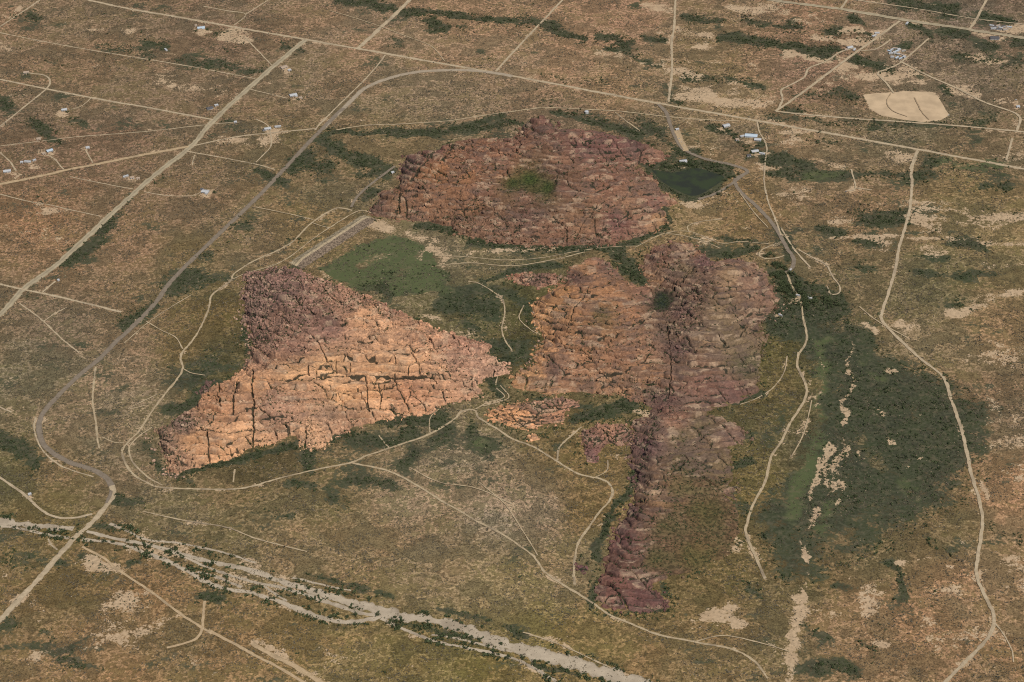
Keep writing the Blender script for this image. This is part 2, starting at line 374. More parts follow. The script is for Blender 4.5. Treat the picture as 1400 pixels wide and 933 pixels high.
 ('trail', 'pale path along the outer toe of the dam', 'trail', 3, [(365,368),(395,353),(430,326),(470,300),(492,289),(508,292)]),
 ('trail', 'short pale path crossing below the dam', 'trail', 2.5, [(425,305),(450,312),(462,304)]),
 ('trail', 'faint path over the plain right of the path web', 'trail', 2.5, [(1010,262),(1030,290),(1050,312)]),
 ('trail', 'wandering thin trail in the middle of the lower plain', 'trail', 2.5, [(560,640),(600,660),(650,668),(700,690)]),
 ('trail', 'faint path down the foot of the dark spur', 'trail', 2.5, [(1110,548),(1104,575),(1096,600),(1082,625)]),
 ('trail', 'faint pale track below the bare sand at the spur end', 'trail', 2.5, [(950,878),(990,870),(1040,880),(1080,892)]),
 ('trail', 'faint path in the scrub left of the perimeter trail', 'trail', 2.5, [(200,440),(220,452),(240,462),(250,478)]),
 ('trail', 'faint path across the scrub above the pale hill', 'trail', 2.5, [(170,470),(205,440),(235,420),(262,404)]),
 ('trail', 'footpath at the top left of the pale hill', 'trail', 2.5, [(318,383),(335,375),(360,368),(375,362)]),
]
# sand channels of the dry wash: width in metres per point
WASH = [
 [(-40,708,22),(0,713,20),(50,719,16),(100,724,13)],
 [(-30,716,6),(30,723,7),(60,730,6),(95,735,9)],
 [(118,727,8),(150,735,9),(185,742,8),(225,750,11),(275,765,11),(310,773,12),(350,783,14),(400,800,17),(437,811,22),(475,823,24),(512,831,22),(550,843,24),(600,850,27),(637,861,27),(700,885,33),(775,905,34),(815,917,32),(865,933,34),(920,955,34)],
 [(112,738,9),(160,743,8),(200,757,8),(230,768,10),(250,777,10),(280,795,10),(310,805,9),(350,812,9),(390,826,9),(430,842,12),(465,850,13),(500,848,11),(525,844,9),(552,845,9)],
 [(200,745,5),(240,757,6),(275,772,6),(310,785,7),(350,797,8),(400,808,8),(450,824,9),(490,838,10),(525,843,9)],
 [(520,846,7),(560,863,7),(600,878,6),(650,888,7),(700,900,7),(730,914,6),(760,932,7)],
 [(150,716,8),(175,726,6),(200,738,5),(250,744,6),(310,757,5),(350,770,5)],
 [(400,790,5),(450,802,4),(480,808,4)],
 [(360,800,4),(375,812,5),(392,822,4)],
 [(590,868,4),(620,872,5),(660,882,6),(700,891,6)],
 [(270,782,5),(300,790,6),(330,803,6)],
]
# washes and stony flats at the right
WASH2 = []
# dark green growth: (half width px, strength, points)
GREEN = [
 (7,.7,[(20,22),(50,22)]),(8,.8,[(-5,140),(15,143)]),(7,.9,[(50,165),(62,178),(75,190)]),(5,.8,[(100,165),(116,168)]),(5,.5,[(60,85),(90,90)]),
 (8,.6,[(140,68),(200,72)]),(6,.7,[(200,60),(225,60)]),(7,.7,[(240,82),(300,88),(350,98)]),(6,.8,[(295,47),(310,40)]),(5,.8,[(386,63),(410,70)]),(4,.8,[(300,165),(310,163)]),(5,.7,[(345,95),(365,97)]),
 (11,1.0,[(90,358),(115,345),(135,322),(147,308)]),(6,.8,[(152,298),(160,295)]),(5,.7,[(175,280),(188,262)]),(5,.6,[(210,248),(222,238)]),(6,.6,[(38,402),(44,404)]),
 (13,1.0,[(-10,590),(5,605),(25,612),(45,628)]),(11,1.0,[(172,440),(185,430),(205,422)]),(13,.75,[(235,390),(255,385),(280,380)]),(8,.7,[(322,308),(338,308)]),(8,.6,[(275,352),(290,346)]),
 (12,.9,[(400,228),(420,218),(440,228)]),(6,.8,[(360,238),(390,250)]),(4.5,1,[(440,186),(480,181),(520,179),(550,180),(600,182)]),(5,1,[(600,182),(622,176),(645,170),(690,160)]),
 (5,1,[(455,-2),(500,5),(530,8),(550,18),(590,17),(630,22),(660,25),(700,27)]),(8,1,[(590,32),(605,36)]),(6,.7,[(540,56),(552,60)]),(6,.6,[(660,72),(672,78)]),(5,.6,[(620,34),(638,40)]),
 (5,1,[(700,28),(740,32),(770,43),(800,52)]),(7,1,[(820,50),(845,58),(856,63)]),(4,1,[(870,52),(905,57)]),(4,.8,[(820,64),(860,70),(872,80),(895,92)]),(6,.9,[(930,24),(960,30),(982,28)]),(5,.8,[(1015,25),(1042,33)]),(6,1,[(985,50),(1010,52),(1055,60)]),
 (6,.8,[(935,106),(970,108),(1000,110),(1045,120)]),(4,.6,[(745,108),(785,115)]),(5,.6,[(745,133),(765,137)]),(5,.8,[(912,138),(924,144)]),(4,.6,[(800,110),(830,118)]),
 (6,.9,[(1060,37),(1092,40)]),(6,1,[(1045,60),(1080,63),(1110,67),(1143,71)]),(3,.9,[(1110,75),(1142,79)]),(5,1,[(1130,42),(1150,46)]),(4,1,[(1165,45),(1197,52)]),(5,1,[(1170,24),(1180,33)]),(6,1,[(1215,0),(1250,8),(1270,15),(1308,15)]),
 (6,1,[(1245,38),(1273,49)]),(6,1,[(1290,45),(1322,49)]),(6,1,[(1345,21),(1380,31)]),(6,1,[(1385,60),(1405,65)]),(6,1,[(1342,65),(1357,69)]),(7,.8,[(1310,77),(1340,81),(1362,85),(1390,88)]),(6,1,[(1168,80),(1190,92),(1212,98)]),(5,1,[(1246,100),(1262,106)]),(5,1,[(1222,66),(1238,60)]),(6,.9,[(1290,120),(1300,126)]),
 (6,.8,[(1085,126),(1120,128),(1165,133)]),(6,.7,[(1070,150),(1105,155)]),(8,.8,[(1318,166),(1357,160)]),(5,.7,[(1050,160),(1100,163),(1180,170),(1250,170),(1300,174)]),(6,.7,[(1112,193),(1145,196)]),(9,.85,[(1265,223),(1320,225),(1375,229)]),(8,1,[(1050,216),(1080,222),(1115,232)]),
 (7,.9,[(1060,238),(1100,240),(1160,241),(1230,240),(1265,238)]),(5,.8,[(1246,247),(1262,247)]),(5,.7,[(1340,256),(1375,258)]),(9,1.1,[(1182,298),(1200,302),(1222,303),(1238,300)]),(4,1,[(1195,288),(1228,290)]),(5,.9,[(1118,312),(1155,316)]),(5,.9,[(1170,330),(1203,331)]),(6,.8,[(1305,331),(1352,337)]),(5,.6,[(1255,350),(1295,353)]),(8,.6,[(1165,362),(1195,372)]),(4,.7,[(1240,372),(1280,378),(1360,376)]),(5,.6,[(1380,290),(1400,296)]),(8,.5,[(1300,410),(1345,420)]),
 (8,1,[(1058,372),(1080,385),(1100,395),(1132,402),(1150,417)]),(16,1.4,[(1098,424),(1122,424),(1140,420)]),(12,1.3,[(1072,380),(1090,396),(1100,412)]),(9,1.2,[(1060,440),(1075,452)]),(8,1,[(1060,438),(1075,446)]),(9,.9,[(1155,452),(1192,466)]),(5,.9,[(1065,330),(1072,345),(1078,356)]),(4,.8,[(1060,318),(1072,328)]),
 (6,1.1,[(235,648),(280,641),(330,627),(400,613),(450,600),(480,590)]),(7,1,[(418,645),(425,618)]),(8,1,[(470,600),(505,604),(540,600),(562,590)]),(12,1.2,[(597,572),(610,586)]),(6,1,[(515,574),(570,572),(592,576)]),(8,.9,[(560,618),(555,636)]),(5,.9,[(588,604),(602,601)]),(11,.9,[(650,592),(668,612)]),(7,.7,[(390,662),(430,668)]),(7,.8,[(500,660),(530,666)]),(7,.7,[(455,680),(480,692)]),(5,.7,[(480,660),(505,664)]),
 (8,1.1,[(690,540),(672,522),(660,505),(695,492)]),(9,1,[(652,474),(692,474)]),(5,1,[(700,560),(740,548),(805,556)]),(9,1.1,[(788,576),(830,561),(862,556),(850,545)]),(6,.7,[(755,620),(775,605)]),
 (15,1,[(612,412),(640,418),(672,424)]),(11,.8,[(640,440),(660,455)]),(8,.8,[(600,402),(640,400),(690,405)]),(8,.8,[(702,402),(725,420),(720,442)]),(9,.6,[(715,470),(705,490)]),(4,1.1,[(690,372),(735,366),(765,363)]),(4,.9,[(650,385),(690,376)]),
 (5,1.2,[(572,307),(600,311),(628,316)]),(5,1.1,[(640,326),(700,337),(750,341),(830,341),(880,326),(908,310)]),(10,1.2,[(842,348),(852,365),(882,386)]),(7,1.1,[(906,405),(905,422)]),(7,1,[(905,288),(915,310)]),(5,.9,[(962,344),(1000,350),(1035,338)]),(4,.7,[(985,325),(1022,330)]),(7,1.1,[(1062,398),(1074,420),(1070,440)]),(9,1,[(1042,430),(1060,446),(1085,452)]),(8,.9,[(1038,470),(1030,500)]),
 (7,1.1,[(238,562),(262,556),(300,528)]),(6,.9,[(332,445),(340,482)]),(5,.7,[(340,392),(335,432)]),(7,.8,[(198,608),(215,640),(262,662)]),(14,.5,[(290,490),(320,470)]),(12,.5,[(245,520),(290,500)]),
 (6,1.1,[(812,765),(826,725),(850,690),(868,648)]),(5,1,[(812,800),(814,830)]),(6,1,[(998,642),(1022,630)]),(5,.9,[(1040,535),(1005,552)]),(5,.9,[(870,782),(902,790),(908,806)]),(3,.9,[(828,839),(905,832)]),(7,1,[(1045,730),(1060,720),(1062,745)]),(6,.8,[(1022,800),(1040,815)]),
 (8,.9,[(130,720),(152,722)]),(5,.8,[(172,770),(184,768)]),(8,.9,[(278,815),(302,822)]),(10,.7,[(-5,770),(40,770),(82,766)]),(8,.7,[(-5,855),(18,852)]),(6,.7,[(40,862),(75,872)]),(6,.7,[(88,906),(132,916)]),(8,.8,[(160,682),(175,690),(192,690)]),(6,.7,[(115,760),(130,768)]),(9,.5,[(350,700),(400,705)]),
 (6,.9,[(1215,770),(1235,785),(1232,820)]),(6,.8,[(1140,800),(1165,806)]),(5,.8,[(1180,880),(1195,900)]),(9,.8,[(1120,915),(1150,905),(1170,920)]),(5,.7,[(1100,850),(1125,870)]),(6,.7,[(1270,740),(1300,750)]),(7,.6,[(1350,720),(1395,740)]),
 (5,.8,[(540,850),(600,866),(650,880)]),(4,.8,[(420,785),(470,800),(540,815)]),(4,.8,[(600,830),(650,845),(720,870)]),(4,.9,[(730,905),(790,925)]),
 (9,.8,[(900,222),(925,205),(950,212)]),(6,1,[(910,228),(960,224),(1000,232)]),(5,.8,[(872,160),(900,180),(925,205)]),(5,.9,[(760,150),(800,160),(840,172),(870,182)]),(5,1,[(640,178),(700,168),(720,175)]),(4,.8,[(1045,195),(1025,215)]),(5,.8,[(975,170),(1000,180),(1020,195)]),
 (8,.9,[(430,192),(475,212),(520,225)]),(6,.9,[(500,238),(530,235)]),(5,.9,[(500,270),(520,262)]),(5,.6,[(395,330),(440,330)]),
]
GREEN_POLY = [  # (feather px, strength, polygon)
 (22,1.0,[(1092,445),(1150,440),(1182,456),(1235,500),(1300,520),(1332,560),(1330,640),(1315,690),(1250,720),(1180,765),(1110,790),(1065,790),(1040,740),(1052,690),(1080,640),(1108,585),(1115,540),(1098,490)]),
 (24,1.35,[(1120,450),(1180,462),(1240,503),(1300,523),(1332,565),(1325,640),(1270,690),(1210,650),(1180,600),(1130,560)]),
 (5,1.45,[(430,368),(452,355),(500,334),(530,318),(572,328),(590,345),(602,368),(618,374),(605,392),(560,405),(532,410),(500,396),(460,378)]),
 (4,1.3,[(882,228),(920,231),(952,225),(1005,240),(985,262),(950,277),(922,268),(900,252)]),
]
SAND = [
 (5,.6,[(110,40),(180,43)]),(8,.55,[(215,110),(260,116),(300,126)]),(9,1.0,[(310,48),(335,54)]),(5,.6,[(15,130),(36,129)]),(5,.8,[(0,18),(18,22),(30,10)]),(5,.6,[(0,60),(20,66)]),(7,.75,[(60,290),(75,288)]),(10,.5,[(10,310),(60,322),(100,332)]),(9,.75,[(325,193),(298,195)]),(5,.9,[(358,195),(380,194)]),(6,.6,[(378,110),(390,114)]),
 (6,.9,[(885,8),(912,15)]),(6,.8,[(930,42),(960,46),(975,55),(950,62)]),(3,.7,[(1000,11),(1045,18)]),(4,.7,[(815,70),(852,75)]),(5,.7,[(890,89),(910,95),(955,106)]),(11,.85,[(930,132),(970,130),(1000,135),(1055,141)]),
 (6,.6,[(1050,12),(1080,20),(1120,22)]),(6,.9,[(1150,42),(1172,46)]),(6,.9,[(1120,55),(1170,58),(1192,60)]),(5,.85,[(1080,72),(1110,78),(1135,84)]),(7,.95,[(1155,90),(1175,97),(1192,102)]),(11,.75,[(1202,102),(1240,102),(1262,120)]),(5,.6,[(1270,45),(1292,50)]),(6,.75,[(1330,45),(1352,52)]),(9,.9,[(1385,44),(1405,46)]),(5,.75,[(1318,80),(1336,80)]),(4,.7,[(1353,85),(1372,85)]),(7,.75,[(1298,120),(1330,130),(1385,141)]),(6,.8,[(1045,135),(1070,140)]),(5,.6,[(1050,165),(1076,167)]),(6,.6,[(1225,215),(1240,215)]),(3,.8,[(1130,222),(1160,230)]),(9,.6,[(1395,200),(1402,205)]),(18,.3,[(1050,205),(1150,190)]),
 (8,.7,[(1140,300),(1172,297)]),(14,.75,[(1245,297),(1310,293),(1400,300)]),(8,.75,[(1208,330),(1232,326)]),(7,.9,[(1258,310),(1282,313)]),(4,.8,[(1140,322),(1230,325),(1400,331)]),(6,.75,[(1268,342),(1292,342)]),(12,.45,[(1055,262),(1092,270)]),(7,.75,[(1288,430),(1320,425),(1350,410),(1400,398)]),(6,.8,[(1235,445),(1257,450)]),(4,.7,[(1182,443),(1202,456)]),
 (3.5,1,[(1214,506),(1230,508)]),(12,.6,[(1315,492),(1362,480)]),(16,.5,[(1300,482),(1400,502)]),(2.5,1,[(1158,558),(1155,585)]),(2.5,1,[(1130,628),(1128,662)]),(4,1,[(1258,628),(1256,636),(1240,643)]),(24,.6,[(1358,570),(1390,600),(1402,645)]),(4,.85,[(1343,660),(1356,682)]),(4,.8,[(1119,543),(1126,552)]),(5,.5,[(1296,604),(1306,606)]),(5,.75,[(1085,590),(1106,550),(1100,515)]),
 (10,1.1,[(968,842),(1000,835),(1012,855)]),(6,.8,[(932,850),(962,856)]),(9,.65,[(968,757),(1002,748)]),(7,.8,[(1228,770),(1260,765),(1302,776)]),(13,.5,[(1190,815),(1200,880)]),(22,.4,[(1275,845),(1285,860)]),(20,.4,[(1145,830),(1155,850)]),(7,.8,[(1195,878),(1208,886)]),(3,.9,[(1262,868),(1282,886)]),(24,.5,[(1388,750),(1395,800)]),(10,.5,[(1150,770),(1160,790)]),
 (16,.45,[(50,882),(130,880),(200,850),(170,820)]),(7,.85,[(124,762),(145,770),(122,776)]),(8,.55,[(45,888),(58,890)]),(7,.9,[(258,888),(266,908)]),(8,.8,[(350,880),(400,910),(445,936)]),(11,.5,[(440,900),(485,902)]),(8,.4,[(5,790),(42,800)]),(6,.7,[(168,717),(192,726)]),
 (7,.85,[(508,305),(535,314)]),(7,.9,[(588,340),(608,350),(612,362)]),(14,.55,[(625,340),(650,355)]),(5,.7,[(565,322),(612,325)]),(6,.5,[(520,356),(535,352)]),(6,.6,[(558,367),(578,350)]),(5,.7,[(555,412),(580,418)]),(3,.8,[(436,374),(452,379)]),(4,.7,[(640,344),(760,342)]),
 (8,.5,[(690,440),(672,470)]),(8,.5,[(580,430),(640,460)]),(4,.8,[(866,563),(900,572)]),(6,.7,[(832,620),(850,624)]),(5,.6,[(820,720),(830,705)]),(10,.35,[(800,760),(825,690)]),
 (14,.35,[(940,260),(1010,280),(1060,290)]),(4,.8,[(930,277),(965,283)]),(9,.4,[(1000,200),(1030,205)]),(7,.5,[(950,195),(975,205)]),(4,.6,[(1040,222),(1070,232)]),
 (6,.6,[(40,100),(32,98)]),(6,.7,[(52,192),(58,190)]),(6,.7,[(57,208),(62,212)]),(5,.7,[(121,204),(125,208)]),(6,.8,[(386,95),(394,98)]),
]
SAND += [(3,1.0,[(1166,472),(1164,500),(1162,520)]),(3,1.0,[(1161,525),(1159,550),(1157,575)]),(3,.95,[(1156,562),(1153,590),(1151,605)]),(4,1.0,[(1150,615),(1146,650),(1148,690)]),(3.5,1.0,[(1120,630),(1114,660),(1108,682)]),(2,1.0,[(1158,610),(1156,660)]),(5,.9,[(1130,610),(1128,660)]),(5,.8,[(1140,640),(1132,680)]),(3,.8,[(1094,592),(1106,560),(1112,540)]),(4,.7,[(1120,480),(1125,510),(1118,560)]),
 (9,.85,[(1100,790),(1095,815),(1093,840)]),(9,.85,[(1091,845),(1088,880),(1083,905)]),(9,.85,[(1083,905),(1078,940)]),(5,.8,[(1095,740),(1105,765),(1100,785)]),(4,.7,[(1115,690),(1105,730)]),
 (4,.6,[(1200,560),(1215,570)]),(4,.6,[(1175,620),(1185,640)]),(4,.6,[(1220,600),(1226,610)])]
SAND += [(4.5,.85,[(x_ - 3, y_ + 1), (x_ + 4, y_ + 2)]) for x_, y_ in [(275,40),(227,69),(391,96),(403,134),(369,178),(290,150),(88,152),(66,210),(38,223),(12,236),(120,204),(178,244),(280,264),(993,175),(1027,190),(1034,209),(1018,190),(934,224),(1226,72),(1222,78),(1234,76),(1365,39),(1376,40),(1360,54),(1197,48),(1163,68),(1091,406),(1108,410),(1067,433),(1389,140)]]
# brown gaps in the green
BROWN = [(6,.9,[(488,364),(508,358),(526,354)]),(6,.9,[(530,386),(545,374),(560,362),(577,350)]),(4,.8,[(514,328),(536,324)]),(4,.6,[(560,392),(590,380)]),(5,.7,[(1150,500),(1142,540)]),(7,.6,[(1180,600),(1210,640)]),(8,.6,[(1150,700),(1200,720)]),(8,.5,[(1250,560),(1280,600)]),(9,.6,[(1160,730),(1120,760)]),(5,.6,[(640,430),(655,440)])]
# brighter grass: (half width px, strength, points)
LUSH = [(30,1.1,[(465,372),(500,352),(540,345),(580,370)]),(14,1.0,[(540,390),(590,385)]),(9,.8,[(1125,470),(1122,520),(1118,570)]),(14,.8,[(1112,600),(1100,650),(1080,700)]),(10,.7,[(1130,690),(1120,720)]),(10,.5,[(1185,500),(1200,520)]),(10,.5,[(1230,660),(1260,680)]),(9,.6,[(655,600),(660,612)]),(10,.7,[(1290,224),(1370,228)]),(8,.5,[(1100,240),(1160,242)])]
SAND_POLY = [
 (1.5,2.0,[(1180,130),(1196,128),(1218,127),(1235,125),(1275,126),(1283,133),(1293,150),(1298,158),(1285,165),(1260,167),(1235,164),(1205,158),(1190,149)]),
]
# soil tone of the plain (sRGB seen in open light), with olive and grey tracts
SOIL = [
 (0,60,(132,112,88)),(120,120,(126,108,84)),(250,130,(126,107,84)),(300,60,(122,104,84)),(60,200,(118,100,80)),(150,190,(124,104,84)),(60,320,(140,112,84)),(180,330,(138,112,86)),(250,280,(128,106,82)),(80,450,(118,106,86)),(40,520,(118,108,84)),(20,650,(106,98,68)),
 (430,110,(130,112,88)),(500,40,(140,118,94)),(580,130,(134,116,92)),(640,60,(146,122,96)),(760,90,(146,122,96)),(850,30,(146,120,96)),(850,120,(142,120,92)),(760,170,(124,108,88)),(960,80,(132,112,84)),(1000,150,(146,124,94)),(1100,20,(140,116,92)),(1100,100,(134,112,92)),(1250,60,(130,112,92)),(1350,110,(124,108,88)),(1330,20,(116,102,86)),
 (1100,195,(132,114,88)),(1250,190,(118,106,82)),(1380,200,(120,106,82)),(1100,260,(128,108,82)),(1180,270,(130,110,84)),(1320,270,(122,108,76)),(1380,320,(134,116,82)),(1120,330,(124,108,80)),(1170,390,(112,102,76)),(1280,390,(108,100,72)),(1380,370,(116,104,74)),(1360,450,(136,116,86)),(1260,470,(128,112,84)),(1380,550,(124,106,82)),
 (470,255,(118,104,78)),(430,300,(126,110,78)),(420,200,(112,100,74)),(540,190,(122,108,80)),(330,330,(124,108,82)),(260,350,(118,104,74)),(300,430,(104,92,60)),(250,480,(112,98,66)),(290,500,(88,82,54)),(160,530,(136,120,96)),(180,480,(132,114,90)),(120,580,(130,116,92)),(90,640,(120,104,76)),(170,640,(122,108,84)),(60,700,(114,100,66)),
 (250,690,(116,104,76)),(340,690,(118,104,74)),(350,640,(92,84,58)),(450,690,(116,104,74)),(560,690,(136,122,98)),(650,640,(134,120,96)),(680,700,(140,126,104)),(740,700,(136,122,100)),(500,740,(132,114,84)),(620,770,(136,118,88)),(600,740,(128,112,86)),(400,740,(132,114,84)),(700,800,(134,118,84)),(800,700,(116,100,66)),(780,790,(130,114,84)),
 (300,740,(114,102,72)),(100,800,(112,98,66)),(200,830,(132,108,76)),(120,890,(138,112,80)),(250,850,(126,106,74)),(300,900,(128,108,76)),(420,870,(122,106,70)),(480,900,(126,110,74)),(560,900,(118,104,66)),(650,915,(116,104,64)),(740,860,(124,110,68)),(820,880,(124,110,72)),(900,900,(130,110,76)),(1000,910,(124,106,74)),(880,855,(114,100,68)),
 (960,680,(106,96,60)),(1000,580,(100,92,62)),(1030,660,(108,96,60)),(950,750,(104,94,60)),(980,800,(108,96,64)),(1060,480,(98,90,56)),(1050,540,(100,90,58)),(1080,430,(84,80,60)),(1100,800,(108,96,66)),(1150,850,(142,116,86)),(1230,850,(142,116,86)),(1320,800,(146,120,90)),(1300,720,(116,102,72)),(1200,760,(110,100,72)),(1390,690,(150,122,92)),(1390,880,(138,114,84)),(1270,920,(132,110,82)),(1200,920,(140,114,84)),(1060,880,(116,102,72)),
 (600,340,(122,112,88)),(660,350,(120,108,80)),(650,430,(94,90,62)),(720,420,(88,84,54)),(700,470,(86,82,52)),(640,470,(120,110,82)),(800,620,(116,100,66)),(760,590,(110,98,66)),(820,670,(124,106,72)),
 (960,300,(134,114,82)),(1030,270,(132,112,80)),(1010,310,(122,104,74)),(960,200,(122,106,78)),(1000,190,(118,104,82)),(880,190,(112,98,76)),
 (1110,620,(92,86,62)),(1200,560,(92,86,62)),(1230,680,(96,90,66)),(1100,700,(98,90,68)),
]
# ------------------------------------------------------------------ rock hills: survey data
# outline: (px, py, level of the rim seen there); ctrl: (px, py, height); look: (px, py, sRGB, rubble 0-1, grass 0-1)
HILLS = {}
HILLS['west'] = dict(bedding=0.68, relief=0.74, loose=1.0, ledge=7.0, varnish=0.55, k=(0.83, 0.89, 0.965),
 outline=[(213,590,0),(222,622,0),(238,651,0),(262,642,0),(300,632,0),(328,624,0),(345,611,0),(365,608,0),(385,603,0),(400,597,0),(412,611,0),(440,612,0),(455,600,0),(470,590,0),(495,584,0),(520,573,0),(560,570,0),(588,567,0),(602,555,0),(640,546,0),(660,538,0),(652,526,0),(668,516,0),(692,514,0),(690,500,0),(665,486,0),(676,470,2),(650,464,4),(620,452,8),(592,444,14),(570,430,18),(545,415,22),(520,402,25),(490,390,25),(460,380,22),(430,370,20),(405,360,20),(380,362,15),(355,368,6),(338,375,0),(333,400,0),(335,440,0),(345,470,0),(342,490,0),(335,506,0),(310,522,0),(290,531,0),(280,537,0),(265,560,0),(243,574,0)],
 ctrl=[(500,520,22),(500,490,38),(500,460,48),(480,440,52),(420,430,46),(400,460,44),(380,480,38),(360,520,32),(330,540,26),(300,560,22),(270,588,17),(262,606,13),(238,628,5),(560,500,34),(560,460,40),(600,500,26),(600,470,28),(640,500,14),(450,400,38),(400,390,32),(375,420,28),(440,540,25),(400,570,15),(440,580,10),(350,580,15),(330,600,9),(540,430,32),(560,540,14),(620,530,8)],
 look=[(500,540,(216,160,112),.05,0),(470,545,(216,162,114),.05,0),(560,540,(196,140,102),.2,0),(450,510,(216,164,116),.05,0),(400,515,(208,156,110),.1,0),(350,530,(204,150,106),.2,0),(300,560,(186,134,96),.35,0),(265,605,(200,148,104),.1,0),(225,610,(138,108,86),.9,0),(235,635,(168,126,96),.8,0),(330,605,(206,154,110),.2,0),(300,620,(206,152,108),.2,0),(420,602,(200,152,112),.5,0),(560,500,(212,160,116),.1,0),(530,510,(214,162,116),.05,0),(600,510,(200,150,110),.4,0),(620,500,(176,132,104),.7,0),(660,500,(184,140,110),.6,0),(680,512,(186,142,112),.6,0),(500,440,(196,146,106),.5,0),(520,455,(202,152,112),.5,0),(580,470,(192,142,106),.6,0),(540,420,(160,116,92),.7,0),(480,415,(160,118,92),.8,0),(440,385,(158,117,94),.9,0),(400,375,(136,101,86),.8,0),(360,400,(136,104,88),.95,0),(345,430,(138,106,90),.95,0),(385,410,(130,98,84),.6,0),(350,465,(140,106,88),.9,0),(380,440,(150,112,90),.8,0),(420,435,(140,104,86),.7,0),(450,450,(142,104,86),.3,0),(400,480,(150,110,88),.6,0),(350,490,(150,112,88),.5,0),(250,585,(132,104,86),.9,0),(480,588,(176,132,100),.5,0),(450,570,(150,116,90),.6,0),(390,570,(168,126,98),.5,0),(420,545,(186,138,102),.4,0),(375,550,(160,120,94),.6,0),(640,475,(170,124,98),.6,0)],
 cracks=[(1.3,[(374,508),(392,500),(408,498),(422,494),(440,490),(456,490),(470,491),(482,494)]),(1.4,[(360,539),(374,534),(392,525),(408,519),(423,515)]),(1.8,[(436,518),(452,520),(470,521),(496,521),(520,520),(530,521),(548,521),(568,522),(580,520),(590,520)]),(1.3,[(512,494),(516,503),(530,504),(546,504),(570,505)]),(1.1,[(478,482),(516,484),(551,482),(568,485),(590,486)]),(1.4,[(346,512),(346,540),(348,556),(346,566),(347,592),(345,612)]),(1.1,[(300,526),(299,546),(302,562)]),(1.2,[(325,524),(320,550),(318,570)]),(1.5,[(284,590),(286,616),(287,634)]),(1.,[(422,505),(423,518)]),(1.,[(432,510),(434,520)]),(1.,[(500,522),(503,540),(502,552),(506,568)]),(.9,[(528,530),(523,548),(519,565)]),(.9,[(562,540),(556,560)]),(.9,[(592,516),(598,532)]),(1.2,[(504,569),(530,564),(554,560),(578,560)]),(1.1,[(298,540),(320,533),(346,527)]),(1.2,[(318,573),(340,564),(360,561),(390,554),(402,552)]),(1.1,[(346,579),(368,576),(402,573)]),(1.2,[(254,620),(284,614),(308,613),(328,600),(349,594)]),(1.,[(254,588),(268,585),(284,592)]),(1.,[(376,592),(380,604)]),(1.,[(395,585),(398,597)]),(1.,[(418,590),(420,600),(416,612)]),(1.1,[(440,556),(452,548),(470,540),(486,548)]),(.9,[(310,613),(318,628)]),(.8,[(460,495),(461,516)]),(.8,[(480,498),(478,518)]),(.9,[(560,505),(558,520)]),(.9,[(540,488),(541,502)])])
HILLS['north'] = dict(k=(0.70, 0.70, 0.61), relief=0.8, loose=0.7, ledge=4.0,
 outline=[(506,294,0),(540,302,0),(560,303,0),(588,305,0),(612,312,0),(640,323,0),(680,333,0),(730,336,0),(780,338,0),(830,335,0),(868,326,0),(895,318,0),(913,305,0),(905,284,0),(928,278,0),(905,264,0),(893,244,0),(868,229,2),(878,222,3),(910,222,0),(912,212,2),(900,205,8),(880,190,16),(850,178,22),(820,168,28),(790,164,32),(762,166,30),(757,152,34),(738,148,36),(716,154,32),(702,178,25),(660,180,25),(630,182,22),(610,190,20),(590,200,18),(570,205,13),(554,212,6),(548,235,0),(544,256,0),(524,262,0),(511,280,0)],
 ctrl=[(580,220,34),(560,240,24),(572,260,30),(600,250,42),(650,220,46),(700,210,46),(740,180,46),(738,160,42),(780,190,50),(830,195,44),(870,205,28),(725,252,40),(700,258,40),(760,258,42),(800,240,46),(850,250,34),(880,260,18),(800,280,38),(860,290,28),(895,290,14),(700,290,36),(640,280,36),(580,280,22),(560,290,10),(640,305,15),(720,315,18),(800,315,18),(530,280,10)],
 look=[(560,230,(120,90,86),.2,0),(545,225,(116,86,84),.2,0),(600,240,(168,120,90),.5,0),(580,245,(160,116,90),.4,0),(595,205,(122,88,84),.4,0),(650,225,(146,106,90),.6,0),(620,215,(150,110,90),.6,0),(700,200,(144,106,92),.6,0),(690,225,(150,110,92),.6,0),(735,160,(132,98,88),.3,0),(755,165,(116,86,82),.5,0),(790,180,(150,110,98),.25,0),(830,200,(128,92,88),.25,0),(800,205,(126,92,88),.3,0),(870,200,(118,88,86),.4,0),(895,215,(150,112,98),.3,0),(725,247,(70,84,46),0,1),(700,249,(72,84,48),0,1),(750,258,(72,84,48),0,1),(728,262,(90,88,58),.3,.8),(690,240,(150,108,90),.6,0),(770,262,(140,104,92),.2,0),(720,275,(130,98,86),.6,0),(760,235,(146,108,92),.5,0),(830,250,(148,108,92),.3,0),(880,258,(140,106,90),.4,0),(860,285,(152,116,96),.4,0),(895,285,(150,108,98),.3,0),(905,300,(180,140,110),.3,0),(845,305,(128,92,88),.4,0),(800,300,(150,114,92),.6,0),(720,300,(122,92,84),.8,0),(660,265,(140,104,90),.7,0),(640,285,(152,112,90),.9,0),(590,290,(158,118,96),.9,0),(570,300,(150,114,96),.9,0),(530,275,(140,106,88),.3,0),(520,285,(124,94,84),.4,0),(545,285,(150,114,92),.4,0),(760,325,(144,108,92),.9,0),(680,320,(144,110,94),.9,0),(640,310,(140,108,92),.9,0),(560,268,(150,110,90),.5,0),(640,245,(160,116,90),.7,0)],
 cracks=[(1.6,[(634,180),(622,198),(606,222)]),(1.8,[(606,200),(586,220),(562,250)]),(1.2,[(576,205),(577,215)]),(1.2,[(546,265),(546,295)]),(1.3,[(780,203),(800,202),(820,210),(845,217),(862,222)]),(1.1,[(790,275),(820,274),(850,278)]),(1.1,[(700,285),(730,280),(760,272),(790,275)])])
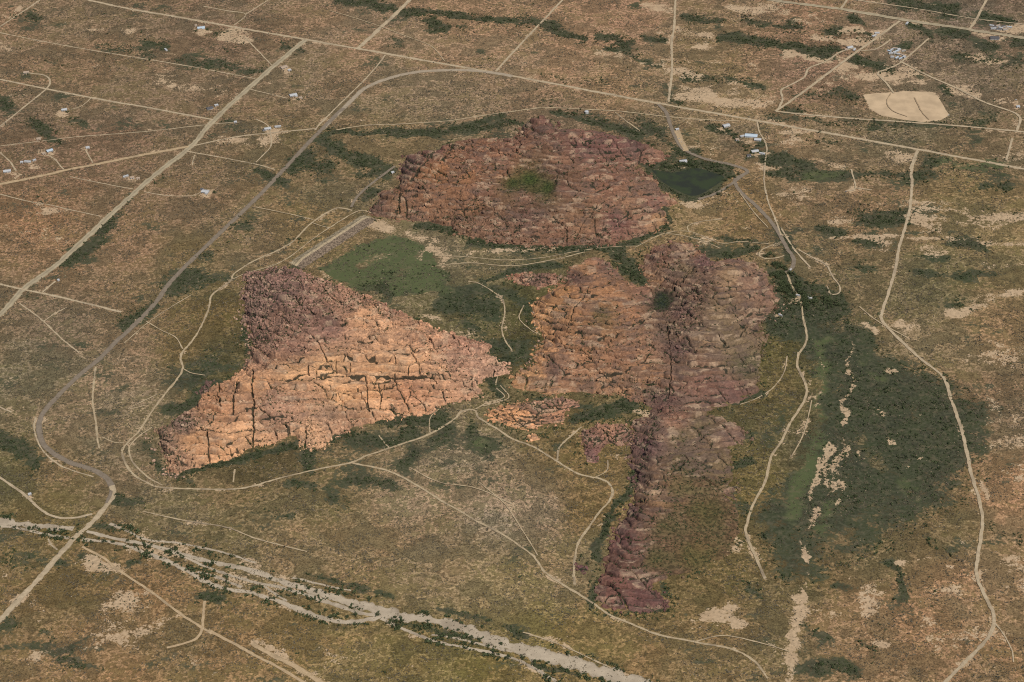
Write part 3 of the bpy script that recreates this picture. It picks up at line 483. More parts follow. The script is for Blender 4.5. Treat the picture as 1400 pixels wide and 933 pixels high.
HILLS['east'] = dict(wall=2.5, soft=34, k=(0.77, 0.795, 0.735), relief=0.54, loose=0.75, ledge=3.8,
 outline=[(697,520,0),(712,506,0),(733,500,0),(728,482,0),(743,470,0),(737,455,0),(724,428,0),(737,408,0),(762,394,0),(772,376,2),(776,362,7),(790,352,13),(810,345,16),(833,351,16),(850,370,13),(872,388,8),(884,390,3),(880,378,3),(876,362,4),(880,345,8),(897,330,12),(920,324,14),(945,326,14),(964,345,12),(978,351,14),(1000,340,24),(1030,348,20),(1050,370,13),(1060,393,4),(1063,410,0),(1058,426,0),(1038,440,0),(1045,460,0),(1040,500,0),(1035,522,0),(1040,540,0),(1012,550,0),(998,555,0),(965,563,0),(988,571,0),(1012,585,0),(1023,600,0),(1015,608,0),(998,613,0),(1000,640,0),(1008,680,0),(1012,720,0),(1000,758,0),(960,776,0),(925,790,0),(893,797,0),(890,808,0),(917,822,0),(914,832,0),(880,837,0),(840,836,0),(820,832,0),(815,815,0),(818,795,0),(828,770,0),(838,742,0),(836,732,0),(850,715,0),(862,690,0),(868,665,0),(866,640,0),(860,626,0),(866,600,0),(864,580,0),(888,565,0),(884,556,0),(865,546,0),(850,536,0),(830,541,0),(790,536,0),(750,540,0),(720,536,0),(698,529,0)],
 ctrl=[(740,490,20),(760,440,32),(770,400,34),(800,380,42),(830,420,54),(800,450,50),(860,420,42),(885,430,25),(903,408,5),(908,424,6),(915,450,22),(920,500,36),(850,480,45),(800,500,32),(750,515,12),(860,520,24),(900,530,26),(930,540,30),(900,350,28),(930,345,32),(945,370,36),(910,375,24),(965,365,36),(1000,370,60),(980,400,68),(960,440,66),(1010,400,54),(1035,400,30),(1000,450,45),(1020,480,22),(960,490,55),(930,470,46),(990,520,28),(950,530,40),(1000,545,8),(910,560,25),(900,580,36),(930,580,34),(970,590,18),(890,610,38),(920,620,32),(960,620,18),(880,640,30),(886,670,28),(910,670,21),(950,680,10),(872,700,27),(862,730,27),(890,730,17),(940,730,7),(850,760,24),(872,760,15),(845,790,22),(880,790,8),(850,815,13),(890,820,8),(830,800,16)],
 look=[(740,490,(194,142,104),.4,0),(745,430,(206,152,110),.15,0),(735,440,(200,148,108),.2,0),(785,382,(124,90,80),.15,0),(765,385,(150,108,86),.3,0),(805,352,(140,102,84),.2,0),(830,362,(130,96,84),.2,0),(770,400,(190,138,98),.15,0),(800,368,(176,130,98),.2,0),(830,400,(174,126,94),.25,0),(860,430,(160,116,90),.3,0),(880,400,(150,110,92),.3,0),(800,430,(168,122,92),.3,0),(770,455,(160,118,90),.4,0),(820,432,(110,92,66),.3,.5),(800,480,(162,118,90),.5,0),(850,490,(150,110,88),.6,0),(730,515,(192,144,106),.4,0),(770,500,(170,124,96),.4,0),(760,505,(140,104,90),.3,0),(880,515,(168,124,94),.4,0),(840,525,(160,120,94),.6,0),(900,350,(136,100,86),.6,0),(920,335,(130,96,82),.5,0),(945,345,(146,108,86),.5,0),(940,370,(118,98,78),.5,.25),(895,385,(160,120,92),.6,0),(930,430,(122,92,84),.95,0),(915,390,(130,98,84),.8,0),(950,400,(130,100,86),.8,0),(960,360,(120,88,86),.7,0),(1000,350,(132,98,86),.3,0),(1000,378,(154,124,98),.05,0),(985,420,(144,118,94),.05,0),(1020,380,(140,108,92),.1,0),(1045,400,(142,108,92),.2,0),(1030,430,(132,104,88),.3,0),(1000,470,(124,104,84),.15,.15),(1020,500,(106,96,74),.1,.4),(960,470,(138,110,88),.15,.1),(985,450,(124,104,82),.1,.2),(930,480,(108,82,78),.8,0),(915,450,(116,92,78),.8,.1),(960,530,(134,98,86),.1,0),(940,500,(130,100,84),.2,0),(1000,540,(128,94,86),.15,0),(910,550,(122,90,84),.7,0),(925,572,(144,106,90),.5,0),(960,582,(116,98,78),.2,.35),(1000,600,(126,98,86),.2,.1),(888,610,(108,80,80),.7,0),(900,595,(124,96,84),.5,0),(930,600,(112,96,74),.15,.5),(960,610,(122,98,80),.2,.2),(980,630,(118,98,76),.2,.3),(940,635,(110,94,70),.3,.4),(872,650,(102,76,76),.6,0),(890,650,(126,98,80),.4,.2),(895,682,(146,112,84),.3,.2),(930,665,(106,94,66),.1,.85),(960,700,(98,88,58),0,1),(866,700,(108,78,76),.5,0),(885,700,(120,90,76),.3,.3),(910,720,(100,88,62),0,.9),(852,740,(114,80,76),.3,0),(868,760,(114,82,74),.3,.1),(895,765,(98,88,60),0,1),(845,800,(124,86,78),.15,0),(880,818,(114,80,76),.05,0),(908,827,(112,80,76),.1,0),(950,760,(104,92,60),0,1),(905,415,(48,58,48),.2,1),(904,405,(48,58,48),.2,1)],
 cracks=[(0.7,[(912,450),(916,480),(918,510),(914,545)]),(1.5,[(950,365),(930,390),(915,405)]),(1.3,[(800,415),(812,404),(830,402)]),(1.2,[(770,375),(800,377),(830,374)]),(1.2,[(780,440),(830,445),(850,447),(875,445),(890,434)]),(1.2,[(750,465),(790,455),(840,462),(870,446)]),(1.1,[(780,445),(760,452),(745,462)]),(1.3,[(1010,446),(1030,450),(1040,454)]),(1.2,[(820,828),(832,818),(845,812)]),(1.1,[(845,812),(850,825)]),(1.1,[(818,812),(840,806),(860,806)]),(1.2,[(940,540),(960,545),(985,552)]),(1.,[(760,478),(790,475),(820,478)]),(1.,[(790,490),(830,488),(870,492)])])
OUTCROPS = [
 dict(outline=[(663,565,0),(676,557,0),(705,551,0),(735,547,1),(768,544,1),(790,548,0),(796,556,0),(775,562,0),(772,578,0),(742,583,0),(716,590,0),(692,581,0),(668,574,0)], ctrl=[(700,564,9),(725,566,10),(755,558,7),(690,570,6)], look=[(710,570,(216,158,112),.1,0),(690,565,(204,150,108),.2,0),(750,565,(196,142,106),.3,0),(770,550,(160,120,98),.6,0),(740,556,(176,130,102),.4,0)], cracks=[(1.,[(664,572),(690,566),(712,560)]),(1.,[(716,560),(740,570),(768,570)]),(1.3,[(744,560),(772,560),(785,556)])], label='small pale orange rock dome beside the trail bend in front of the gap'),
 dict(outline=[(794,592,0),(815,582,0),(848,579,0),(866,590,0),(872,604,0),(850,611,0),(832,607,0),(819,620,0),(820,634,0),(802,632,0),(796,612,0)], ctrl=[(812,598,9),(840,594,8),(807,620,7)], look=[(810,600,(140,104,88),.6,0),(808,625,(128,92,84),.6,0),(845,595,(140,104,88),.7,0),(835,590,(164,122,96),.6,0)], cracks=[(1.1,[(800,605),(815,600),(828,604)])], label='L-shaped broken brown outcrop left of the dark spur'),
 dict(outline=[(691,379,0),(715,374,1),(745,373,2),(770,376,1),(762,390,0),(738,394,0),(712,390,0)], ctrl=[(715,381,6),(745,382,9)], look=[(700,382,(168,120,96),.8,0),(745,385,(150,110,90),.8,0)], cracks=[], label='low reddish rubble ridge at the left foot of the middle rock mass'),
 dict(outline=[(786,776,0),(794,770,0),(803,772,0),(806,781,0),(798,786,0),(789,784,0)], ctrl=[(796,778,6)], look=[(796,778,(112,80,76),.1,0)], cracks=[], label='small round purple brown knob of rock by the end of the lower trail'),
 dict(outline=[(722,600,0),(731,595,0),(740,597,0),(738,602,0),(727,604,0)], ctrl=[(731,599,4)], look=[(731,599,(206,156,116),.0,0)], cracks=[], label='small isolated pale slab just above the trail below the orange dome'),
 dict(outline=[(271,541,0),(274,528,2),(282,515,6),(287,520,5),(288,530,0),(280,540,0)], ctrl=[(281,525,14)], look=[(281,525,(118,90,80),.0,0)], cracks=[], label='dark upright rock fin at the left end of the pale hill'),
]

def lin(c):
    c = np.asarray(c, float) / 255.0
    return np.where(c <= 0.04045, c / 12.92, ((c + 0.055) / 1.055) ** 2.4)
SOIL_K = np.array([1.26, 1.18, 1.13])

def rock_material():
    m, nt, b = new_mat('weathered_rock'); q = NB(nt)
    col = q.attr('rock_colour', True); grass = q.attr('grass'); rub = q.attr('rubble')
    # grain, lichen and water streaks
    n1 = q.noise(0.045, 5, 0.62); n2 = q.noise(0.22, 4, 0.6); n3 = q.noise(0.9, 3, 0.6)
    c = q.mix(1.0, col, q.mix(q.ramp(n2, 0.3, 0.7), (0.74, 0.73, 0.74), (1.22, 1.2, 1.18)), 'MULTIPLY')
    c = q.mix(1.0, c, q.mix(q.ramp(n3, 0.3, 0.7), (0.80, 0.80, 0.81), (1.16, 1.16, 1.15)), 'MULTIPLY')
    varn = q.math('MULTIPLY', q.ramp(n1, 0.52, 0.66), 0.40)
    c = q.mix(varn, c, (0.105, 0.070, 0.058))
    pale = q.math('MULTIPLY', q.ramp(q.noise(0.13, 4, 0.65), 0.60, 0.74), 0.35)
    c = q.mix(pale, c, (0.42, 0.31, 0.215))
    # soil and grass that has settled on the flats
    gm = q.ramp(q.math('ADD', grass, q.math('MULTIPLY', q.math('SUBTRACT', q.noise(0.12, 5, 0.65), 0.5), 1.1)), 0.42, 0.60)
    gc = q.mix(q.ramp(q.noise(0.2, 2, 0.6), 0.38, 0.62), q.mix(1.0, col, (0.55, 0.56, 0.58), 'MULTIPLY'), q.mix(1.0, col, (1.15, 1.12, 1.12), 'MULTIPLY'))
    gc = q.mix(q.ramp(q.noise(0.03, 4, 0.6), 0.42, 0.62), gc, q.mix(1.0, gc, (1.12, 0.98, 1.05), 'MULTIPLY'))
    c = q.mix(gm, c, gc)
    # plants rooted in the joints, and crack shade painted in near black
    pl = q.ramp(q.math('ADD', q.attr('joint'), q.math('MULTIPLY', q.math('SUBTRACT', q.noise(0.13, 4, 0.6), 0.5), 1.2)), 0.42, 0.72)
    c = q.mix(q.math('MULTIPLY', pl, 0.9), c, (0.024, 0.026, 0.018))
    q.set(b.inputs['Base Color'], c)
    q.bump(q.math('ADD', q.noise(0.5, 6, 0.65), q.math('MULTIPLY', q.voro(0.28), 0.5)), 0.35, 1.0, b)
    return m
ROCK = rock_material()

def idw(px, py, pts, vals, power=3.0):
    P = np.asarray(pts, float); V = np.asarray(vals, float)
    num = 0; den = 0
    for i in range(len(P)):
        w = 1.0 / (((px - P[i, 0]) ** 2 + ((py - P[i, 1]) * 1.3) ** 2 + 30.0) ** (power / 2))
        num = num + w[..., None] * V[i]; den = den + w
    return num / den[..., None]

HILL_MASKS = []     # outlines in metres, for keeping plants off the rock
RUBBLE = []
HILL_PLANTS = []    # places for shrubs in the joints
def build_hill(name, D, res, seed, cat, label, kind=None, max_pieces=0, big=(26, 24, 9), wall=6.0):
    O = np.array(D['outline'], float); C = np.array(D['ctrl'], float); C[:, 2] *= D.get('relief', 1.0)
    ox, oy = at(O[:, 0], O[:, 1], O[:, 2]); cx, cy = at(C[:, 0], C[:, 1], C[:, 2])
    poly = np.stack([ox, oy], 1); HILL_MASKS.append(poly)
    x0, x1 = ox.min() - 14, ox.max() + 14; y0, y1 = oy.min() - 14, oy.max() + 14
    gx, gy = np.meshgrid(np.arange(x0, x1, res), np.arange(y0, y1, res))
    jx = (vnoise(gx / res * 0.9, gy / res * 0.9, 71) - 0.5) * res * 0.5   # loosen the grid
    jy = (vnoise(gx / res * 0.9, gy / res * 0.9, 72) - 0.5) * res * 0.5
    gx = gx + jx; gy = gy + jy
    wx = gx + (fbm(gx / 16, gy / 16, 3, seed + 50) - 0.5) * 16; wy = gy + (fbm(gx / 16, gy / 16, 3, seed + 60) - 0.5) * 20
    small = len(C) < 6
    d = poly_sd(gx, gy, poly) * 0.45 + poly_sd(wx, wy, poly) * 0.55 if not small else poly_sd(gx + (wx - gx) * 0.3, gy + (wy - gy) * 0.3, poly)
    # smooth body through the control heights
    ctr = poly.mean(0); dense = []
    for i in range(len(poly)):
        a, b_ = poly[i], poly[(i + 1) % len(poly)]; n = max(1, int(np.hypot(*(b_ - a)) / 40))
        dense += [a + (b_ - a) * k / n for k in range(n)]
    dense = np.array(dense)
    P = np.concatenate([np.stack([cx, cy], 1), dense]); Z = np.concatenate([C[:, 2], np.zeros(len(dense))])
    S = 300.0
    def K(r): r = r / S; return r * r * np.log(r + 1e-9)
    n = len(P); A = np.zeros((n + 3, n + 3)); A[:n, :n] = K(np.hypot(P[:, None, 0] - P[None, :, 0], P[:, None, 1] - P[None, :, 1])) + np.eye(n) * 0.004
    A[:n, n] = 1; A[:n, n + 1:] = (P - ctr) / S; A[n:, :n] = A[:n, n:].T
    sol = np.linalg.solve(A, np.concatenate([Z, np.zeros(3)]))
    h = sol[n] + sol[n + 1] * (gx - ctr[0]) / S + sol[n + 2] * (gy - ctr[1]) / S
    for i in range(n): h = h + sol[i] * K(np.hypot(gx - P[i, 0], gy - P[i, 1]))
    h = np.clip(h, 0, None)
    ramp = sstep(0, D.get('soft', 16) if not small else 9, d); wall = D.get('wall', wall)
    px, py = pix(gx, gy, h)
    LK = D['look']
    look = idw(px, py, [l[:2] for l in LK], [tuple(lin(l[2])) + (l[3], l[4]) for l in LK])
    colr = look[..., :3]; rub = look[..., 3] * D.get('loose', 1.0); gr = look[..., 4]
    rockness = 1 - sstep(0.35, 0.9, gr)
    base = h * (0.35 + 0.65 * ramp) + wall * sstep(0, 7, d) * (0.25 + 0.75 * rockness) * (1 if not small else 0.3)
    base = base + (fbm(gx / 60, gy / 60, 3, seed) - 0.5) * 9 * ramp * (1 if not small else 0.2) * (0.3 + 0.7 * rockness)
    # beds that follow the slope, cut across by joints; rubble where the blocks have come loose
    sc = 1.0 if not small else 0.6
    qx = gx + (fbm(gx / 30, gy / 30, 3, seed + 5) - 0.5) * 24 * sc; qy = gy + (fbm(gx / 30, gy / 30, 3, seed + 6) - 0.5) * 24 * sc
    qx, qy = qx * 0.90 + qy * 0.43, qy * 0.90 - qx * 0.43
    bed = base + 0.42 * (gy - ctr[1]) * (1 if not small else 0.5) + 0.05 * (gx - ctr[0]) + (fbm(gx / 50, gy / 50, 3, seed + 8) - 0.5) * 11 * sc + (fbm(gx / 15, gy / 15, 3, seed + 9) - 0.5) * 2.6 * sc
    sp = big[2] * sc
    t = bed / sp; t = t + 0.62 * vnoise(t * 0.83, t * 0 + 0.5, seed + 17) + 0.25 * vnoise(gx / 60, gy / 60, seed + 18); L = np.floor(t); f = t - L
    g1, g0 = np.gradient(bed, res); gz = np.maximum(np.hypot(g0, g1), 0.14)
    dlo = f * sp / gz; dhi = (1 - f) * sp / gz
    j0 = D.get('bedding', 0.5); jh = j0 + (1 - j0) * sstep(0.36, 0.58, fbm(gx / 42 + L * 7.7, gy / 42, 3, seed + 13)) 
    ehw = np.clip(np.minimum(dlo * 0.8, dhi * 1.3) / 7.0, 0, 1); ehw = 1 - (1 - ehw) * jh
    eh = np.clip(np.minimum(dlo * 0.8, dhi * 1.3) / 2.1, 0, 1); eh = 1 - (1 - eh) * jh
    f1, f2, idb = vor3(qx / (big[0] * sc), qy / (big[1] * sc), L * 2.0 + 0.5, seed + 11)
    jv = 0.05 + 0.95 * sstep(0.50, 0.64, fbm(gx / 25 + L * 3.1, gy / 25, 2, seed + 14))
    ev = np.clip((f2 - f1) * big[0] * sc / 5.0, 0, 1); ev = 1 - (1 - ev) * jv
    evw = np.clip((f2 - f1) * big[0] * sc / 14.0, 0, 1); evw = 1 - (1 - evw) * jv
    eb = np.minimum(eh, ev)
    t2 = bed / (sp * 0.31) + 0.4; f_2 = t2 - np.floor(t2)
    e2 = np.clip(f_2 * sp * 0.31 / gz / 1.9, 0, 1); e2 = 1 - (1 - e2) * sstep(0.50, 0.62, fbm(gx / 22 + np.floor(t2) * 5.3, gy / 22, 3, seed + 15))
    szv = 0.75 + 0.9 * sstep(0.35, 0.65, fbm(gx / 40, gy / 40, 2, seed + 19)).round()
    m1, m2, idm = vor3(qx / (12.0 * szv), qy / (8.5 * szv), bed / (3.6 * szv), seed + 21)
    em = np.clip((m2 - m1) / 0.26, 0, 1)
    s1, s2, ids = vor3(gx / 6.4, gy / 5.6, base / 3.8, seed + 31)
    es = np.clip((s2 - s1) / 0.38, 0, 1)
    fr = np.zeros(gx.shape)
    for a_, w_, s_ in ((0.55, 62.0, 1), (2.35, 75.0, 2), (1.35, 90.0, 3)):
        v_ = (gx * math.cos(a_) + gy * math.sin(a_) * 1.2) / (w_ * sc) + 1.6 * fbm(gx / 120, gy / 120, 3, seed + 120 + s_) + 0.10 * fbm(gx / 12, gy / 12, 2, seed + 130 + s_)
        ds = np.abs(v_ - np.round(v_)) * w_ * sc
        fr = np.maximum(fr, np.clip(1.2 - ds / 1.8, 0, 1) * sstep(0.42, 0.56, fbm(gx / 55 + s_ * 9, gy / 55, 3, seed + 140 + s_)))
    crk = np.zeros(gx.shape)
    wob_x = (fbm(gx / 9, gy / 9, 2, seed + 40) - 0.5) * 3.4; wob_y = (fbm(gx / 9, gy / 9, 2, seed + 41) - 0.5) * 2.2
    for w, pts in D['cracks']:
        dd = np.full(gx.shape, 1e3); line_d(px + wob_x, (py + wob_y), pts, dd, 12)
        crk = np.maximum(crk, np.clip(1.25 - dd / (w * 0.9), 0, 1))
    bump_ = np.clip(rub * 1.1, 0, 1)
    d = d + ((idb - 0.5) * 9 + (idm - 0.5) * 9 * (0.4 + rub)) * rockness * (1 if not small else 0.25)
    rnd = lambda e: np.sqrt(np.clip(1 - (1 - e) ** 2, 0, 1))
    k = rockness * sstep(-2, 5, d)
    lam = D.get('ledge', 4.0) * (0.15 + 1.7 * sstep(0.25, 0.75, vnoise(gx / 38 + L * 1.3, gy / 38, seed + 16)))
    det = lam * (sstep(0.0, 0.22, f) - f) * (1 - 0.4 * bump_)
    det = det + (1.6 * (rnd(eh) - 1) + 6.0 * (rnd(ehw) - 1)) * (0.35 + 0.65 * jh) + 1.2 * (rnd(ev) - 1) + 4.6 * (rnd(evw) - 1) + (idb - 0.5) * 2.6
    det = det + 0.7 * (sstep(0, 0.3, f_2) - f_2) + 1.2 * (rnd(e2) - 1)
    det = det + (0.15 + 4.2 * bump_) * (rnd(em) - 1) + (idm - 0.5) * (0.4 + 4.0 * bump_)
    det = det + 3.8 * np.clip(rub - 0.15, 0, 1) * (rnd(es) - 0.6) + (ids - 0.5) * 3.6 * np.clip(rub - 0.3, 0, 1)
    det = det + (fbm(gx / 6, gy / 6, 3, seed + 90) - 0.5) * 0.9
    det = det - 8.5 * crk - 6.5 * fr
    z = base + det * k * (1 if not small else 0.6) + (1 - k) * (fbm(gx / 7, gy / 7, 3, seed + 91) - 0.5) * 1.0 * sstep(0, 4, d)
    z = np.where(d < 0, -4.0 + d * 0.2, np.maximum(z, -1.0) * sstep(-0.5, 1.5, d) + (1 - sstep(-0.5, 1.5, d)) * -2.0)
    # stone colour, with cloud shade over the north and east hills painted in: every bed and block weathered a little differently, varnish in streaks along the beds
    hl = _hash(L.astype(np.int64), L.astype(np.int64) * 0, 0, seed + 3)
    tone = 1 + (idb - 0.5) * 0.26 + (hl - 0.5) * 0.16 + (idm - 0.5) * 0.36 * (0.25 + rub) + (ids - 0.5) * 0.44 * rub
    tone = np.where(rockness > 0.4, tone, 1.0)
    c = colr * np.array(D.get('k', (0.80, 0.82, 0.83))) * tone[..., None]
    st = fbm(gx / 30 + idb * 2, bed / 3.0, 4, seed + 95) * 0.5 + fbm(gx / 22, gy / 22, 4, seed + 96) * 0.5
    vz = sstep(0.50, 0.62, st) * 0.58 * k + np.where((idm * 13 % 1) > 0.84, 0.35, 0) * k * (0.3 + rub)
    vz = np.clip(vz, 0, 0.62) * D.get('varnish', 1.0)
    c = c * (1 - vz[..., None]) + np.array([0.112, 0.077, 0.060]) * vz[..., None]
    lt = sstep(0.60, 0.70, fbm(gx / 18, bed / 4.0, 4, seed + 97))[..., None] * 0.42 * k[..., None]
    c = c * (1 - lt) + np.array([0.44, 0.315, 0.205]) * lt
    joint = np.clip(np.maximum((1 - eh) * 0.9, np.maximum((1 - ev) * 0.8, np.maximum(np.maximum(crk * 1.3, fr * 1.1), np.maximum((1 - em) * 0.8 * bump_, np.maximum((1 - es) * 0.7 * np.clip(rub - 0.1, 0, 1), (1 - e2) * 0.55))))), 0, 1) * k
    ny, nx = gx.shape
    idx = np.arange(ny * nx).reshape(ny, nx)
    keep = (np.maximum(np.maximum(d[:-1, :-1], d[1:, :-1]), np.maximum(d[:-1, 1:], d[1:, 1:])) > -1.5)
    V = np.stack([gx, gy, z], -1).reshape(-1, 3); Q = np.stack([idx[:-1, :-1], idx[:-1, 1:], idx[1:, 1:], idx[1:, :-1]], -1)
    # pieces: blocks bounded by joints
    owner = np.zeros((ny, nx), np.int64)
    pieces = []
    if max_pieces:
        solid = (eb > 0.30) & (crk < 0.35) & (fr < 0.35) & (rockness > 0.55) & (d > 2.0)
        key = (idb * 1e6).astype(np.int64) * 64 + (L.astype(np.int64) & 63)
        lab = np.where(solid, idx + 1, 0)
        eqx = solid[:, 1:] & solid[:, :-1] & (key[:, 1:] == key[:, :-1])
        eqy = solid[1:] & solid[:-1] & (key[1:] == key[:-1])
        for it in range(400):
            old = lab.copy()
            a = lab[:, :-1]; b2 = lab[:, 1:]; mn = np.minimum(a, b2)
            lab[:, :-1] = np.where(eqx, mn, a); lab[:, 1:] = np.where(eqx, np.minimum(mn, lab[:, 1:]), lab[:, 1:])
            a = lab[:-1]; b2 = lab[1:]; mn = np.minimum(a, b2)
            lab[:-1] = np.where(eqy, mn, a); lab[1:] = np.where(eqy, np.minimum(mn, lab[1:]), lab[1:])
            if (lab == old).all(): break
        ppx, ppy = pix(gx, gy, z)
        u, inv, cnt = np.unique(lab.ravel(), return_inverse=True, return_counts=True)
        inv = inv.reshape(-1)
        big_enough = np.nonzero((cnt > 45) & (u > 0))[0]
        order = []
        fx = ppx.ravel(); fy = ppy.ravel()
        srt = np.argsort(inv, kind='stable'); bounds = np.concatenate([[0], np.cumsum(cnt)])
        for g in big_enough:
            ii = srt[bounds[g]:bounds[g + 1]]
            w_ = np.ptp(fx[ii]); h_ = np.ptp(fy[ii])
            if w_ > 9 and h_ > 4.0: order.append((w_ * h_, g))
        order.sort(reverse=True)
        own = np.zeros(len(u), np.int64)
        for r_, (a_, g) in enumerate(order[:max_pieces]): own[g] = r_ + 1
        owner = own[inv].reshape(ny, nx)
    oq = np.where((owner[:-1, :-1] == owner[1:, :-1]) & (owner[:-1, :-1] == owner[:-1, 1:]) & (owner[:-1, :-1] == owner[1:, 1:]), owner[:-1, :-1], 0)
    root = None
    fq = Q[keep]; fo = oq[keep]
    cf = c.reshape(-1, 3); gf = gr.ravel(); rf = rub.ravel(); jf = joint.ravel()
    so = np.argsort(fo, kind='stable'); fq = fq[so]; fo = fo[so]
    starts = np.searchsorted(fo, np.arange(fo.max() + 2))
    cxm, cym = float(ctr[0]), float(ctr[1])
    for p in range(fo.max() + 1):
        faces = fq[starts[p]:starts[p + 1]]
        if len(faces) == 0: continue
        vi, ren = np.unique(faces.ravel(), return_inverse=True)
        vv = V[vi] - np.array([cxm, cym, 0])
        o = mesh_obj(name if p == 0 else 'rock_slab', vv, ren.reshape(-1, 4), ROCK, root, smooth=False)
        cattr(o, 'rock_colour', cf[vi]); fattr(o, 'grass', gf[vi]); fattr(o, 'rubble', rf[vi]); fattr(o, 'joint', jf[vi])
        if p == 0:
            root = o; o.location = (cxm, cym, 0); tag(o, label, cat, None, kind)
    # loose blocks lying on the rubble and fringing the foot
    cr_ = np.nonzero(((rub > 0.30) & (k > 0.6)).ravel())[0]
    pick = cr_[rng.random(len(cr_)) < 0.042 * (rub.ravel()[cr_] - 0.2) * res * res]
    ed = np.nonzero(((d > -6) & (d < 3.5) & (rockness > 0.5)).ravel())[0]
    pe = ed[rng.random(len(ed)) < 0.030 * res * res * sstep(0.35, 0.6, vnoise(gx / 20, gy / 20, seed + 44)).ravel()[ed]]
    pall = np.concatenate([pick, pe]); PV = V[pall].copy(); PV[:, 2] = np.maximum(PV[:, 2], 0.0) + 0.3
    RUBBLE.append((PV, np.clip(cf[pall] * rng.uniform(0.75, 1.35, (len(pall), 1)), 0, 0.7), rng.gamma(3.0, 0.62, len(pall)).clip(0.8, 4.2)))
    # shrubs root in the joints
    cand = np.nonzero(((joint > 0.30) & (k > 0.7) & (z > 0.5)).ravel())[0]
    if len(cand):
        dens = fbm(gx / 40, gy / 40, 3, seed + 99).ravel()[cand]
        pick = cand[rng.random(len(cand)) < 0.085 * sstep(0.36, 0.60, dens) * res * res]
        HILL_PLANTS.append(V[pick])
    gcand = np.nonzero(((gr > 0.35) & (d > 0.5)).ravel())[0]
    if len(gcand):
        pick = gcand[rng.random(len(gcand)) < (0.022 + 0.05 * (gr.ravel()[gcand] < 0.97) * (colr[..., 0].ravel()[gcand] < 0.08)) * res * res]
        HILL_PLANTS.append(V[pick])
    return root

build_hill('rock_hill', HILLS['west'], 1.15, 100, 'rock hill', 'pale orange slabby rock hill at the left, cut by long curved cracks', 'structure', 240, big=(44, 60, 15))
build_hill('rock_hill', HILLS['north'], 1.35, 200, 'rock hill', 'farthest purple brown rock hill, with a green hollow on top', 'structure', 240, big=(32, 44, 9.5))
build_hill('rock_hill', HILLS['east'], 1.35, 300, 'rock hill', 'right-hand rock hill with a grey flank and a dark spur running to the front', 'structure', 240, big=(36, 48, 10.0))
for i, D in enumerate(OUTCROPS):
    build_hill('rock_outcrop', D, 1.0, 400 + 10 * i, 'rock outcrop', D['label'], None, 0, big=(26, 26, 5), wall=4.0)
print('hills', time.time() - T0)
# ------------------------------------------------------------------ ground
GX0, GX1, GY0, GY1, GR = -1420.0, 1420.0, 2020.0, 4900.0, 5.0
gx, gy = np.meshgrid(np.arange(GX0, GX1 + 1, GR), np.arange(GY0, GY1 + 1, GR))
NYG, NXG = gx.shape
gpx, gpy = pix(gx, gy, 0.0)
def fields():
    soil = idw(gpx, gpy, [s[:2] for s in SOIL], [tuple(0.08 * lin(s[2]).mean() * np.array([1.12, 1.0, 0.86]) + 0.92 * lin(s[2])) for s in SOIL], 3.2)
    wobx = (fbm(gx / 60, gy / 45, 5, 501, 0.62) - 0.5) * 34; woby = (fbm(gx / 60, gy / 45, 5, 502, 0.62) - 0.5) * 17
    X = gpx + wobx; Y = gpy + woby
    green = np.zeros(gx.shape); sand = np.zeros(gx.shape)
    def brush(F, w, s, pts):
        d = np.full(gx.shape, 1e3)
        sx = 1.0
        line_d(X, Y * 1.0, pts, d, w * 2.2 + 3) if len(pts) > 1 else None
        np.maximum(F, s * 1.12 * np.exp(-0.55 * (d / w) ** 2), out=F)
    for w, s, pts in GREEN: brush(green, w, s, pts)
    for w, s, pts in SAND: brush(sand, w, s, pts)
    for f, s, pl in GREEN_POLY: np.maximum(green, s * np.clip(0.5 + poly_sd(X, Y, pl) / (2 * f), 0, 1), out=green)
    for f, s, pl in SAND_POLY:
        X2 = gpx; Y2 = gpy
        np.maximum(sand, s * np.clip(0.5 + poly_sd(X2, Y2, pl) / (2 * f), 0, 1), out=sand)
    lush = np.zeros(gx.shape)
    for w, s_, pts in LUSH: brush(lush, w, s_, pts)
    brown = np.zeros(gx.shape)
    for w, s_, pts in BROWN: brush(brown, w, s_, pts)
    green *= 1 - 0.5 * np.clip(brown, 0, 1)
    return soil, green, sand, lush
soil, green, sand, lush = fields()
road_d = np.full(gx.shape, 1e3)
for nm, lb, sf, wd, pts in ROADS:
    sp = spline(pts, 12); wxr, wyr = at(sp[:, 0], sp[:, 1])
    dd = np.full(gx.shape, 1e3); line_d(gx, gy, list(zip(wxr, wyr)), dd, 40)
    np.minimum(road_d, dd - wd / 2, out=road_d)
for ch in WASH + WASH2:
    sp = spline(ch, 10); wxr, wyr = at(sp[:, 0], sp[:, 1])
    dd = np.full(gx.shape, 1e3); line_d(gx, gy, list(zip(wxr, wyr)), dd, 50)
    np.minimum(road_d, dd - np.mean([c[2] for c in ch]) / 2, out=road_d)
hill_d = np.full(gx.shape, -1e3)
for pl in HILL_MASKS:
    b0 = pl.min(0) - 60; b1 = pl.max(0) + 60
    m = (gx > b0[0]) & (gx < b1[0]) & (gy > b0[1]) & (gy < b1[1])
    hill_d[m] = np.maximum(hill_d[m], poly_sd(gx[m], gy[m], pl))
wash_d = np.full(gx.shape, 1e3)
for ch in WASH + WASH2:
    sp_ = spline(ch, 10); wxr, wyr = at(sp_[:, 0], sp_[:, 1]); hw = np.interp(np.linspace(0, 1, len(sp_)), np.linspace(0, 1, len(ch)), [c[2] for c in ch]) / 2
    for k_ in range(len(sp_) - 1):
        dd = np.full(gx.shape, 1e3); line_d(gx, gy, [(wxr[k_], wyr[k_]), (wxr[k_ + 1], wyr[k_ + 1])], dd, 50)
        np.minimum(wash_d, dd - hw[k_], out=wash_d)
